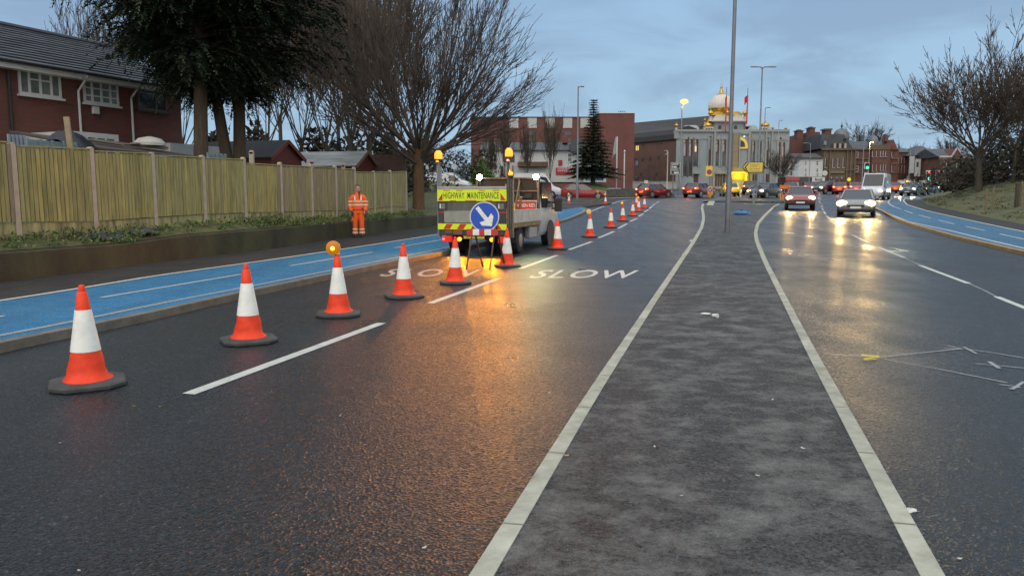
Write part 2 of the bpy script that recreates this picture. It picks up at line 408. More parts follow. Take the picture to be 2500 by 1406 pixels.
def quad_line(mb, a, b, wd, h, n=4):
    A, B = G(*a, h), G(*b, h); d = (B-A); d.z = 0; d.normalize(); s = Vector((-d.y, d.x, 0))*wd/2
    rows = []
    for i in range(n+1):
        p = A.lerp(B, i/n); z = zg(p.y)+h
        rows.append([(p.x+s.x, p.y+s.y, z), (p.x-s.x, p.y-s.y, z)])
    mb.sheet(rows)
def marks(name, segs, wd, h, m):
    mb = MB()
    for s in segs:
        for a, b in zip(s, s[1:]): quad_line(mb, a, b, wd, h)
    return kind(mb.build(name, m), 'structure')
marks('cycle_lane_dashes', [[(-40,778),(10,771)], [(247,726),(588,669.5)], [(707,649),(909,615.5)], [(963,605),(1079,585)], [(1360,521),(1373,518)]], .07, .099, m_line)
marks('lane_dashes', [[(460,961),(932,788)], [(1050,740),(1219,679)], [(1271,655.5),(1360,623)], [(1388,610),(1444,590)], [(1461,581),(1499,565)], [(1509,558),(1531,546)], [(1538,541),(1555.7,533)], [(1559,528.5),(1571,521.8)], [(1573,518),(1583,512)], [(1584.5,510),(1592,504)], [(1593.5,502.6),(1599,498.5)], [(1602,496),(1609,492)]], .115, .004, m_line)
marks('give_way_line', [[(1444,515.5),(1474.5,504)], [(1485,499.8),(1512,492),(1530,489)]], .13, .004, m_line)
marks('lane_dashes', [[(2008,502),(2006,505)], [(2007,508.5),(2010,513)], [(2011,516.5),(2016,523)], [(2018,527.5),(2025.5,534)], [(2028,539.5),(2042.6,549)], [(2082,574),(2121,593)], [(2143.6,603),(2208,629)], [(2247,648),(2365,692)], [(2433,724),(2560,774)], [(2660,815),(3000,950)]], .10, .004, m_line)
marks('old_lane_line', [[(2042,549),(2082,574)], [(2121,593),(2143,603)], [(2208,629),(2247,648)], [(2365,692),(2400,707),(2433,724)]], .03, .003, m_thin)
# --- lettering on the road
def ground_text(s, bl, br, tl, m):
    vs, fs = text_mesh(s, .012, 1.12); B, Rr, T = G(*bl), G(*br), G(*tl); mb = MB()
    pts = []
    for a, b in vs:
        p = B+(Rr-B)*a+(T-B)*b; pts.append((p.x, p.y, zg(p.y)+.004))
    mb.add(pts, fs); return kind(mb.build('road_lettering', m), 'structure')
ground_text('SLOW', (1286,679), (1546,680), (1325,659.5), m_line)
ground_text('SLOW', (922,675), (1160,676.5), (958,657), m_linew)
# --- sprayed survey marks
marks('sprayed_marks', [[(2017,863),(2130,870)], [(2150,871),(2345,851)], [(2160,876),(2290,900),(2460,934)], [(2360,852),(2420,860),(2520,877)], [(2380,887),(2500,898)], [(2312,843),(2350,852),(2305,850)], [(2352,846),(2384,863)], [(2440,938),(2490,944),(2465,948)], [(2500,931),(2470,950)]], .028, .005, m_thin)
marks('sprayed_marks', [[(2103,865),(2145,869),(2110,876)], [(2103,867),(2148,872)], [(2110,878),(2140,876)]], .03, .006, m_yel)
marks('sprayed_marks', [[(2415,882),(2440,899)]], .04, .006, m_thin)
# --- far-side kerb, blue cycle lane and footway
KR = curve_x([(2141,512.5),(2179,534),(2222,549.5),(2320,580),(2500,624),(2800,694),(3200,785)])
KR = curve_x([(2128,504),(2141,512.5),(2179,535),(2222,551.5),(2320,580.5),(2500,624),(2800,694),(3200,785)])
KRi = lambda y: KR(y)+.16
CL = curve_x([(2149,512.5),(2216,541),(2320,563),(2500,606),(2800,674),(3200,762)], .1)
CT_ = curve_x([(2217,480),(2207,487),(2206,491),(2215,500),(2260,514),(2320,527.5),(2500,565.5),(2800,625),(3200,702)], .1)
GE = curve_x([(2256,484),(2248,488),(2264,500),(2320,513),(2400,529),(2500,549),(2800,602),(3200,672)], .1)
y0r = 13.0
strip('kerb', KR, KRi, y0r, 57, .10, mat('kerb_painted_lamplight', (.33, .21, .09), .75, var=.35, scale=4, bump=.3, bscale=50))  # orange lamplight on this kerb is put into its base colour
strip('cycle_lane', KRi, CT_, y0r, 66, .094, m_blue2)
strip('footway', CT_, lambda y: GE(y)+.1, y0r, 70, .097, m_foot)
line('lane_line', CL, .055, y0r, 55, .099, m_line); line('lane_line', CT_, .06, y0r, 74, .102, m_line)
marks('cycle_lane_dashes', [[(2183,505),(2199,510.5)], [(2208,514),(2228,521)], [(2242,525),(2273,533)], [(2291,537.5),(2330,547)], [(2358,553),(2405,563)], [(2440,571),(2520,588)]], .075, .099, m_line)
marks('cycle_lane_dashes', [[(2193,521),(2222,522)], [(2240,520.5),(2275,520.5)]], .12, .099, m_linew)
marks('lane_line', [[(2168,494),(2172,489),(2179,484)], [(2168,494),(2175,501),(2183,505)]], .09, .099, m_line)

# --- grass bank on the far side
def sm(a, b, x): t = min(1, max(0, (x-a)/(b-a))); return t*t*(3-2*t)
def bank_z(x, y):
    t = x-GE(y); return zg(y)+.10+.12*min(t, 1.5)+1.5*sm(.8, 7, t)*sm(14, 40, y)+2.4*sm(5, 26, t)
mb = MB(); rows = []
ry = random.Random(3)
for i in range(90):
    y = 10+i*.75 if i < 80 else 70+(i-80)*3
    rows.append([(GE(y)+t, y, bank_z(GE(y)+t, y)+(ry.uniform(-.05, .05) if t > .3 else 0)) for t in (.02, .3, .6, 1, 1.5, 2, 3, 4, 5, 6, 7, 8.5, 10, 12, 15, 20, 28, 40, 70)])
mb.sheet(rows); kind(mb.build('grass_bank', m_grass, smooth=True), 'structure')

# --- retaining wall, verge and garden level on the near side
WT = sorted([(P(a, b, G(a, c, .1).y).z, G(a, c, .1).y) for a, b, c in ((0,618,689),(313,595,648.5),(469,574,630),(700,555.6,602.6),(820,545,584),(1060,527,552))], key=lambda q: q[1])
def wall_top(y): return float(np.interp(y, [q[1] for q in WT], [q[0] for q in WT])) if y > WT[0][1] else WT[0][0]-.004*(WT[0][1]-y)
def left_z(x, y):
    t = WB(y)-x
    if y < 40: base = wall_top(y)
    else: base = max(wall_top(40), zg(y)+.14)
    return base+.17*min(max(t, 0), 1)+.02*max(0, t-1)+.10*sm(44, 66, y)*max(0, -x+1.5)*.9
m_wall = mat('retaining_wall_concrete', (.034, .030, .015), .7, var=.55, scale=1.3, bump=.5, bscale=18, tint=(.042, .042, .016), stretch=(1, 1, .5), detail=9)
mb = MB(); rows = []
y = -7.
while y <= 34:
    zt = wall_top(y); x = WB(y); rows.append([(x, y, zg(y)+.0), (x-.015, y, zt-.02), (x-.035, y, zt), (x-.24, y, zt+.004), (x-.24, y, zt-.5)]); y += .5
mb.sheet(rows); tag(fixn(mb.build('retaining_wall', m_wall)), 'low damp brown concrete retaining wall along the footway below the timber fence', 'wall')
mb = MB(); rows = []
yl = [-7+1.*i for i in range(48)]+[41+3*i for i in range(24)]
for y in yl: rows.append([(WB(min(y, 46))-t-.2, y, left_z(WB(min(y, 46))-t-.2, y)-(.02 if t == 0 else 0)) for t in (0, .3, .6, 1, 2, 4, 7, 11, 16, 24, 40, 70)])
mb.sheet(rows); kind(mb.build('garden_ground', m_grass, smooth=True), 'structure')
# ================================================================ NEAR OBJECTS
# ---------------------------------------------------------------- traffic cones
m_orange = mat('cone_orange', (.86, .055, .014), .5, var=.22, scale=5, bump=.3, bscale=11, spec=.3, detail=9)
m_sleeve = mat('cone_sleeve', (.84, .83, .76), .4, var=.14, scale=6, bump=.3, bscale=10, detail=9)
m_cbase = mat('cone_base_rubber', (.055, .055, .053), .7, var=.35, scale=6, bump=.3, bscale=30)
m_amberl = lamp_mat('cone_lamp_lit', (1, .33, .01), .35)
m_amberh = mat('cone_lamp_housing', (.75, .30, .02), .35, var=.1)
m_bulb = lamp_mat('cone_lamp_bulb', (1, .62, .08), 2.2)
m_paley = lamp_mat('pale_lamp_lit', (1, .72, .18), .45)
def cone(px, py, label, lamp=None, rz=.3, seed=0, scale=1.0, dirty=False):
    rr = random.Random(seed); g = G(px, py)
    t = thing('traffic_cone', label, 'traffic cone', g, rz, 'traffic cones tapering across the closed lane'); t.scale = (scale,)*3
    b = MB(); a, c = .27, .15
    oc = [(a, c), (c, a), (-c, a), (-a, c), (-a, -c), (-c, -a), (c, -a), (a, -c)]
    b.loft([[(x*k, y*k, z) for x, y in oc] for k, z in ((.97, .0), (1, .012), (1, .034), (.95, .048), (.72, .054))]); b.build('base', m_cbase, t)
    def wob(r, z, i): return r
    o = MB(); o.lathe([(.185, .048), (.178, .062), (.150, .085), (.136, .14), (.121, .22), (.107, .285), (.100, .30)], 28); o.build('cone_body', m_orange, t, True)
    s = MB(); s.lathe([(.1085, .283), (.1105, .285), (.060, .612), (.058, .613)], 28, cap=False); s.build('reflective_sleeve', m_sleeve, t, True)
    top = MB(); top.lathe([(.057, .60), (.0385, .745), (.0265, .757), (.0265, .79), (.020, .806), (.008, .81)], 24); top.build('cone_tip', m_orange, t, True)
    for q in t.children:      # dents: every cone is knocked about a little differently
        if q.name.startswith(('cone_body',)):
            for v in q.data.vertices:
                k = 1+.05*math.sin(3*math.atan2(v.co.y, v.co.x)+seed)*math.sin(v.co.z*26+seed)*(1 if v.co.z < .27 else 0)
                v.co.x *= k; v.co.y *= k
    if lamp:
        L = MB(); z = .86 if lamp != 'low' else .84
        L.box(-.03, .03, -.03, .035, .775, z-.05)
        ax = Vector((0, -1, 0))
        L.tube([(-.045, .03, z), (-.045, -.02, z)], [.088, .09], 24); L.build('lamp_housing', m_amberh, t, True)
        l2 = MB(); l2.tube([(-.045, -.019, z), (-.045, -.038, z), (-.045, -.05, z)], [.082, .078, .045], 24)
        lens = l2.build('lamp_lens', m_paley if lamp == 'pale' else m_amberl, t, True)
        if lamp != 'pale':
            l3 = MB(); l3.sphere((-.05, -.05, z-.005), .028, 12, (1, .5, 1)); l3.build('lamp_bulb', m_bulb, t, True)
    return t
cone(215, 940, 'traffic cone nearest the camera, with a creased orange skirt and a dark rubber base', seed=1, rz=.52)
cone(608, 834, 'plain traffic cone between the nearest cone and the first amber-lamp cone', seed=2, rz=.5)
cone(827, 770, 'traffic cone carrying a round amber lamp beside the blue cycle lane', 'amber', seed=3, rz=.15)
cone(986.5, 726, 'plain traffic cone standing in front of the worn road lettering', seed=4, rz=.35)
cone(1112, 692, 'plain traffic cone just behind the tail of the maintenance truck, lit base', seed=5, rz=.1)
cone(1238, 651, 'traffic cone beside the foot of the blue arrow sign', seed=6, rz=.2)
cone(1361, 608.5, 'dirty traffic cone beside the front wheel of the maintenance truck', seed=7, rz=.1, scale=1.02)
cone(1440, 579, 'traffic cone topped by a pale yellow globe lamp', 'pale', seed=8, rz=0)
cone(1491, 556, 'plain traffic cone between the pale-lamp cone and the next amber-lamp cone', seed=9, rz=.4)
cone(1520, 540, 'small far traffic cone with amber lamp, next past the plain cone on the dashes', 'amber', seed=10, rz=0)
cone(1544.6, 527.5, 'far plain traffic cone just before the cluster of three cones', seed=11, rz=.2)
cone(1559, 517, 'traffic cone with an orange lamp at the front of the far cluster', 'amber', seed=12, rz=0)
cone(1554, 504, 'traffic cone with a dark lamp at the back of the far cluster', 'amber', seed=13, rz=0)
cone(1573, 509, 'last traffic cone of the taper, nearest the lane dashes at the junction', seed=14, rz=.3)
cone(1389, 498.5, 'traffic cone with an amber lamp alone in front of the long red car', 'amber', seed=15, rz=0, scale=.95)
cone(1478, 500.5, 'traffic cone with a lamp on the give-way line past the red car', 'pale', seed=17, rz=0, scale=.95)
# a lamp leaning on its own broken brown cone
g = G(1452, 501); t = thing('warning_lamp', 'brown dirty warning lamp on a leaning stand by the give-way line', 'lamp', g)
b = MB(); b.lathe([(.26, 0), (.25, .05), (.1, .1), (.07, .3)], 10); b.build('base', mat('muddy_orange', (.20, .09, .03), .8), t)
b = MB(); b.bar((0,0,.28), (.22, 0, .95), .05); b.build('stand', mat('muddy_orange', (.2, .09, .03)), t)
b = MB(); b.tube([(.22, .04, 1.02), (.22, -.05, 1.02)], .1, 16); b.build('lamp_lens', m_amberh, t)

# ---------------------------------------------------------------- maintenance truck
ty = G(1160, 627); TR = thing('maintenance_truck', 'highway maintenance dropside truck with a tail lift and lit amber beacons', 'truck', (-.97, 18.78, zg(18.7)), -math.atan2(.284, .959))
m_fluo = mat('fluorescent_yellow', (.72, .86, .02), .4, var=.06, emit=(.72, .9, .02), es=0)
m_redr = mat('reflective_red', (.55, .035, .02), .4, var=.1)
m_wt = mat('truck_white', (.52, .53, .53), .4, var=.12, scale=3, coat=.3)
m_trk = mat('truck_dark_steel', (.045, .04, .035), .5, var=.35, scale=5)
m_alu = mat('ribbed_aluminium', (.20, .195, .16), .45, metal=.5, var=.25, scale=4, stretch=(1, 1, .3))
m_sheet = mat('corrugated_board', (.36, .36, .30), .6, var=.15, scale=5)
m_tyre = mat('tyre_rubber', (.018, .018, .018), .8, var=.3, scale=9)
m_rim = mat('wheel_rim', (.28, .28, .29), .4, metal=.6, var=.2)
W2 = .95
def tp(name, mb, m, par=None, **k): return mb.build(name, m, par or TR, **k)
# tail lift platform folded up: frame with a warning panel, ribbed infill and chevron strip
b = MB(); b.box(-.93, .88, -.04, .02, 1.63, 1.70); tp('tail_lift_capping', b, mat('aluminium_trim', (.36, .35, .31), .5, metal=.4, var=.2), bevel=.008)
b = MB(); b.box(-.92, .88, -.035, .015, 1.345, 1.63)
sgn = tp('warning_panel', b, m_fluo)
b = MB(); y = -.038
put_text(b, 'HIGHWAY  MAINTENANCE', (-.75, y, 1.405), (1.44, 0, 0), (0, 0, .158), .004, 1.06); tp('lettering', b, m_black, sgn)
for x0, x1, z in ((-.76,-.58,1.605),(-.41,-.24,1.605),(.18,.34,1.605),(.53,.70,1.605),(-.58,-.42,1.358),(-.18,.11,1.358),(.36,.52,1.358)): b = MB(); b.box(x0, x1, y-.001, -.03, z-.008, z+.008); tp('red_marking', b, m_redr, sgn)
for pl_ in ([(-.90, 1.365), (-.78, 1.365), (-.78, 1.54)], [(.87, 1.365), (.73, 1.365), (.73, 1.54)]): b = MB(); b.prism(pl_, 'y', y-.001, -.03); tp('red_triangle', b, m_redr, sgn)
b = MB(); b.box(-.88, .86, .005, .03, .80, 1.345)
for i in range(44):
    x = -.66+i*.0315; b.box(x, x+.016, -.012, .008, .81, 1.34)
tp('ribbed_infill', b, m_alu)
for x0, x1 in ((-.91, -.665), (.62, .87)):
    b = MB(); b.box(x0, x1, -.03, .0, 1.08, 1.343); pl = tp('side_panel', b, m_trk)
    b = MB(); xx = x0+.045
    b.prism([(xx, 1.17), (xx+.045, 1.16), (xx+.04, 1.27), (xx+.01, 1.29)], 'y', -.034, -.031)
    for k in range(3): put_text(b, ('ROAD', 'CREW', 'GROUP')[k], (xx+.06, -.034, 1.25-.045*k), (.085, 0, 0), (0, 0, .03), .003)
    tp('emblem', b, m_white, pl)
b = MB(); b.box(-.90, -.72, -.025, 0, .80, 1.08); tp('lower_panel', b, m_trk)
b = MB(); b.box(.66, .86, -.025, 0, .80, 1.08); tp('lower_panel', b, m_trk)
b = MB(); b.box(-.90, -.70, -.03, -.005, 1.055, 1.08); b.box(.63, .86, -.03, -.005, 1.055, 1.08); tp('red_strip', b, m_redr)
b = MB(); n = 26; rows = []
for i in range(n*2+1):
    x = -.745+.72*i/(n*2); yy = -.030-.012*(i % 2); rows.append([(x, yy, .815), (x, yy, 1.10-.0*x+.02*(x+.7))])
b.sheet(rows); tp('corrugated_sheet', b, m_sheet)
for k, (x, z) in enumerate(((.70, 1.29), (.88, 1.30), (.88, 1.2), (.88, 1.12), (.88, .93), (.88, .83))):
    pass
b = MB(); b.box(-.905, .885, -.045, .02, .645, .79); ch = tp('chevron_strip', b, m_fluo)
z0, z1 = .655, .782
for x in (-.76, -.40, -.04): b = MB(); b.prism([(x, z0), (x+.17, z0), (x+.255, z1), (x+.085, z1)], 'y', -.049, -.04); tp('red_chevron', b, m_redr, ch)
for x in (.36, .60): b = MB(); b.prism([(x, z0), (x+.16, z0), (x+.075, z1), (x-.085, z1)], 'y', -.049, -.04); tp('red_chevron', b, m_redr, ch)
b = MB(); b.box(-.88, .86, -.03, .25, .50, .64); tp('tail_beam', b, m_trk, bevel=.01)
for x0, x1, z0, z1 in ((-.72, -.53, .56, .61), (-.50, -.27, .53, .63), (.4, .6, .54, .6)): b = MB(); b.box(x0, x1, -.036, -.028, z0, z1); tp('beam_marker', b, mat('marker_brown', (.25, .08, .03), .5))
# columns of the lift
b = MB(); b.box(-.95, -.875, .03, .12, .45, 1.74); b.bar((-.86, .05, 1.6), (-.86, .05, 2.20), .05); b.box(-.955, -.90, .03, .09, 1.6, 2.33); tp('lift_column', b, m_galv)
b = MB()
for x0, x1, z1 in ((.885, .945, 2.32), (.955, 1.0, 2.05), (1.01, 1.035, 2.2)): b.box(x0, x1, .0, .10, .46, z1)
tp('lift_column', b, mat('column_steel', (.09, .085, .075), .4, metal=.4, var=.3))
b = MB(); b.lathe([(.05, 0), (.055, .02), (.03, .05)], 14)
# lamps on the truck
m_beac = lamp_mat('beacon_lit', (1, .44, .035), 1.5); m_beac0 = mat('amber_lens', (.7, .2, .02), .3, var=0)
def beacon(x, y, z, r, h, mm, watt=None, name='beacon'):
    b = MB(); b.lathe([(r*.9, 0), (r, h*.2), (r*.95, h*.7), (r*.5, h)], 18, (x, y, z)); o = tp(name, b, mm, None, smooth=True)
    b = MB(); b.lathe([(r*1.15, -.03), (r*1.15, 0)], 18, (x, y, z)); tp('beacon_base', b, m_black, o)
    if watt: spot((x, y-.14, z+h*.5), (x, -12, -1.5), AMBER, watt*1.1, 125, .5, .06, TR); point((x, y+.16, z+h*.6), AMBER, 45, .06, TR)
beacon(-.915, .06, 2.38, .10, .21, m_beac, 185)
beacon(.915, .06, 2.41, .095, .21, m_beac, 185)
beacon(.99, -.05, 1.96, .055, .10, m_beac, 70)
beacon(-.915, -.02, 2.30, .035, .05, m_beac, None, 'marker_lamp'); beacon(.915, -.02, 2.30, .035, .05, mat('marker_red', (.8, .8, .8), .3, var=0, emit=(1, .1, .02), es=2.5), None, 'marker_lamp')
m_haz = lamp_mat('hazard_lamp_lit', (1, .46, .05), 1.8); m_tl = lamp_mat('tail_lamp_lit', (1, .03, .015), .55); m_tl2 = lamp_mat('tail_lamp_hot', (1, .15, .1), 2.5)
for x in (-.35, .50):
    b = MB(); b.tube([(x, .02, .405), (x, -.035, .405)], .055, 18); tp('hazard_lamp', b, m_haz, smooth=True)
    spot((x, -.10, .405), (x, -6, -.2), AMBER, 110, 140, .6, .05, TR)
for x0, x1, xb in ((-.80, -.56, -.76), (.66, .86, .83)):
    b = MB(); b.box(x0, x1, -.03, .08, .33, .48); o = tp('tail_lamp', b, m_tl, bevel=.012)
    b = MB(); b.sphere((xb, -.035, .405), .032, 10); tp('tail_lamp_bulb', b, m_tl2, o)
b = MB(); b.box(-.24, .30, .0, .02, .425, .53); npl = tp('number_plate', b, mat('plate_yellow', (.75, .50, .03), .4, var=.08))
b = MB(); put_text(b, 'YJ57 2UTF', (-.21, -.003, .44), (.48, 0, 0), (0, 0, .075), .012); tp('registration', b, m_black, npl)
# bed
b = MB(); b.box(-.93, .93, .12, 3.0, .66, .80); tp('bed_floor', b, mat('bed_timber', (.16, .12, .07), .7, var=.35, scale=4, stretch=(6, 1, 1)))
for x0, x1 in ((.935, .965), (-.965, -.935)):
    b = MB(); b.box(x0, x1, .16, 2.98, .80, 1.12); b.box(x0-.003, x1+.003, .16, 2.98, 1.095, 1.13); tp('dropside', b, mat('dropside_white', (.50, .48, .43), .55, var=.2, scale=5), bevel=.006)
b = MB(); b.box(.93, .975, .16, 2.98, .69, .795); tp('side_rail', b, mat('rail_timber', (.20, .14, .07), .6, var=.3)); b = MB()
b = MB(); b.box(.966, .985, .5, .53, .70, .74); b.box(.966, .985, 2.2, 2.24, .70, .74); b.box(.966, .985, 1.3, 1.34, .70, .74); tp('side_marker_lamp', b, m_beac0)
# bulkhead and ladder rack behind the cab
b = MB(); b.box(-.93, .93, 2.98, 3.03, .8, 1.99); tp('bulkhead', b, mat('bulkhead_mesh', (.014, .012, .010), .6, var=.35, scale=3))
b = MB()
for x in (-.9, .35, .9): b.bar((x, 2.95, .8), (x, 2.95, 2.0), .045)
for z in (1.25, 1.62, 1.98): b.bar((-.9, 2.94, z), (.9, 2.94, z), .035)
b.bar((.32, 2.5, .9), (.38, 2.9, 1.9), .04); b.bar((.9, 2.9, 1.3), (.95, 1.0, 1.32), .03); b.bar((.95, 1.0, .85), (.95, 1.0, 1.35), .03); tp('load_rack', b, mat('rack_steel', (.16, .14, .10), .45, metal=.4, var=.3))
b = MB(); b.box(.52, .72, 2.93, 2.96, 1.42, 1.55); b.box(.45, .55, 2.92, 2.96, 1.42, 1.5); tp('cab_window_vents', b, m_black)
# load in the bed: a red temporary sign, tools and barrels
b = MB(); b.bar((.55, 2.2, .85), (.70, 1.9, 1.45), .06); b.bar((.2, 2.2, .85), (.25, 2.4, 1.75), .04); b.bar((.1, 2.2, .85), (.13, 2.4, 1.8), .04); tp('shovel', b, mat('tool_wood', (.22, .16, .09), .6))
# chassis
b = MB(); b.box(-.45, .45, .2, 5.0, .40, .62); tp('chassis', b, m_trk)
b = MB(); b.box(.78, .93, 1.95, 2.75, .34, .66); tp('side_tank', b, mat('tank_grey', (.30, .31, .32), .5, var=.15), bevel=.03)
def wheel(x, y, r, wd, par, rimr=.55):
    b = MB(); s = 1 if x > 0 else -1
    b.tube([(x-s*wd, y, r), (x-s*wd*.9, y, r), (x-s*.03, y, r), (x, y, r)], [r*.9, r, r, r*.9], 28); o = b.build('wheel', m_tyre, par, True)
    b = MB(); b.tube([(x-s*.02, y, r), (x+s*.006, y, r), (x+s*.012, y, r)], [r*rimr, r*rimr, r*rimr*.6], 20); b.build('rim', m_rim, o, True); return o
for x in (-.93, .93): wheel(x, 1.05, .345, .36, TR, .5); wheel(x, 4.25, .345, .2, TR)
b = MB()
for x in (-.94, .75): b.box(x, x+.19, .62, 1.48, .70, .73); b.box(x, x+.19, .60, .63, .3, .72); b.box(x, x+.19, 1.47, 1.5, .40, .72)
tp('mudguard', b, m_black)
# cab: lofted from rear wall to bonnet
b = MB(); rings = []
for y, z0, zs, zt, hw, ht in ((3.08,.36,1.20,1.93,.92,.82),(3.2,.36,1.2,1.97,.93,.84),(4.0,.36,1.2,1.97,.93,.83),(4.35,.60,1.2,1.92,.93,.80),(4.95,.42,1.12,1.22,.93,.84),(5.45,.36,.98,1.02,.88,.75),(5.6,.42,.75,.80,.76,.66)):
    rings.append([(-hw*.92,y,z0),(-hw,y,z0+.14),(-hw,y,zs),(-ht,y,zt-.05),(-ht*.85,y,zt),(ht*.85,y,zt),(ht,y,zt-.05),(hw,y,zs),(hw,y,z0+.14),(hw*.92,y,z0)])
b.loft(rings); tp('cab', fixb if False else b, m_wt, smooth=True)
for xa, xb in ((.84, .945), (-.945, -.84)): b = MB(); b.prism([(3.2, 1.15), (4.66, 1.15), (4.28, 1.88), (3.2, 1.88)], 'x', xa, xb); tp('cab_window', b, m_glass)
b = MB(); b.add([(-.8, 4.97, 1.24), (.8, 4.97, 1.24), (.74, 4.40, 2.0), (-.74, 4.40, 2.0)], [(0,1,2,3)]); tp('windscreen', b, m_glass)
for s in (-1, 1):
    b = MB(); b.box(s*1.17-.11, s*1.17+.11, 4.22, 4.36, 1.03, 1.42); b.bar((s*.95, 4.3, 1.3), (s*1.12, 4.3, 1.3), .05); b.bar((s*.95, 4.3, 1.12), (s*1.12, 4.3, 1.12), .05); tp('wing_mirror', b, m_black, bevel=.04)
b = MB(); b.box(-.86, .86, 5.5, 5.64, .3, .55); tp('bumper', b, m_black, bevel=.03)
# arch over the front wheel
for xa in (.93, -.965): b = MB(); b.tube([(xa, 4.25, .36), (xa+.035, 4.25, .36)], .42, 24); tp('wheel_arch', b, m_black)
# work lights
m_work = lamp_mat('work_lamp_lit', (.95, 1, .72), 60)
for x in (-.80, .86):
    b = MB(); b.bar((x, 2.93, 1.7), (x, 2.93, 1.93), .025); o = tp('work_lamp_bracket', b, m_trk)
    b = MB(); b.box(x-.085, x+.085, 2.86, 2.93, 1.92, 2.09); o = tp('work_lamp', b, m_black, bevel=.02)
    b = MB(); b.tube([(x, 2.86, 2.005), (x, 2.84, 2.005)], .08, 20); tp('work_lamp_lens', b, m_work, o)
    spot((x, 2.80, 2.0), (x+(.85 if x > 0 else .1), -1.7, 0), (.84, 1, .50), 150 if x > 0 else 40, 42, .8, .05, TR)
# the red sign riding in the bed
RSG = thing('temporary_sign', 'red temporary road sign with white letters riding in the truck bed', 'sign')
RSG.location = TR.matrix_basis @ Vector((0, 0, 0)); RSG.rotation_euler = TR.rotation_euler
b = MB(); b.box(.20, .80, 2.70, 2.73, .82, 1.36); b.build('sign_board', mat('sign_white', (.6, .6, .58), .4, var=.08), RSG)
b = MB(); b.box(.22, .78, 2.692, 2.71, .84, 1.34); b.build('red_face', mat('sign_red', (.55, .03, .03), .4, var=.08), RSG)
b = MB(); put_text(b, 'WHEN RED', (.24, 2.688, 1.17), (.52, 0, 0), (0, 0, .095), .03); b.build('sign_lettering', m_white, RSG)
for _o in RSG.children:
    for v in _o.data.vertices: v.co.x += .12
YB = thing('yellow_board', 'yellow board standing in the truck bed against the lift column', 'board'); YB.location = RSG.location; YB.rotation_euler = TR.rotation_euler
b = MB(); b.box(.80, .90, .6, .63, .85, 1.30); b.build('board', mat('yellow_board', (.75, .60, .05), .4), YB)
b = MB(); b.box(.80, .90, .63, .66, .81, .9); b.build('board_foot', m_dark, YB)

# ---------------------------------------------------------------- blue arrow sign on its frame
sg = G(1172, 657); AS = thing('arrow_sign', 'round blue arrow sign on a rusty folding frame behind the truck', 'road sign', (-.62, 15.45, zg(15.45)), -.10)
def PS(px, py): p = P(px, py, 15.45); return p-Vector(AS.location)
m_rust = mat('rusty_frame', (.10, .05, .03), .6, var=.4, scale=12)
b = MB()
fa, fb_ = (-.32, -.10, 0), (.15, -.10, 0)
b.bar((-.30, -.10, 0), (-.17, .0, .86), .028); b.bar((.18, -.10, 0), (.28, .0, .86), .028); b.bar((-.27, -.085, .24), (.205, -.085, .24), .028)
b.bar((-.05, .55, 0), (-.15, .03, .8), .028); b.bar((.42, .55, 0), (.30, .03, .9), .028); b.bar((-.02, .49, .2), (.39, .49, .2), .025)
b.bar((-.17, .0, .8), (-.17, .03, 1.2), .026); b.bar((.28, 0, .8), (.18, .03, 1.2), .026)
b.build('folding_frame', m_rust, AS)
c0 = Vector((.062, -.015, 1.075)); rd = .302
tilt = Matrix.Rotation(R(-4), 4, 'X')
b = MB(); b.tube([c0+Vector((0, .012, 0)), c0], rd, 48); o = b.build('sign_disc', m_white, AS)
b = MB(); b.tube([c0+Vector((0, -.0005, 0)), c0+Vector((0, -.004, 0))], rd*.925, 48); b.build('blue_face', mat('sign_blue', (.012, .085, .50), .35, var=.12, scale=5), o)
b = MB(); dv = Vector((.62, 0, -.78)).normalized(); nv = Vector((.78, 0, .62))
def ap(a, s): return c0+Vector((0, -.007, 0))+(dv*a+nv*s)*rd
arrow = [ap(-.80,-.135), ap(.22,-.135), ap(.10,-.50), ap(.36,-.50), ap(.80,0), ap(.36,.50), ap(.10,.50), ap(.22,.135), ap(-.80,.135)]
b.add(arrow, [(0,1,7,8), (1,2,3,4), (1,4,7), (7,4,5,6)]); b.build('arrow', m_sleeve, o)
b = MB()
for dx, dz in ((-.14, .14), (.14, -.12), (.14, .14), (-.10, -.14)): b.sphere(c0+Vector((dx, -.009, dz)), .008, 8)
b.build('bolt', m_dark, o)
b = MB(); b.box(-.30, .34, -.035, -.02, .70, .825); o = b.build('striped_plate', m_redr, AS)
for xa, xb in ((-.175, -.045), (.065, .20)): b = MB(); b.box(xa, xb, -.038, -.034, .702, .823); b.build('white_stripe', m_sleeve, o)

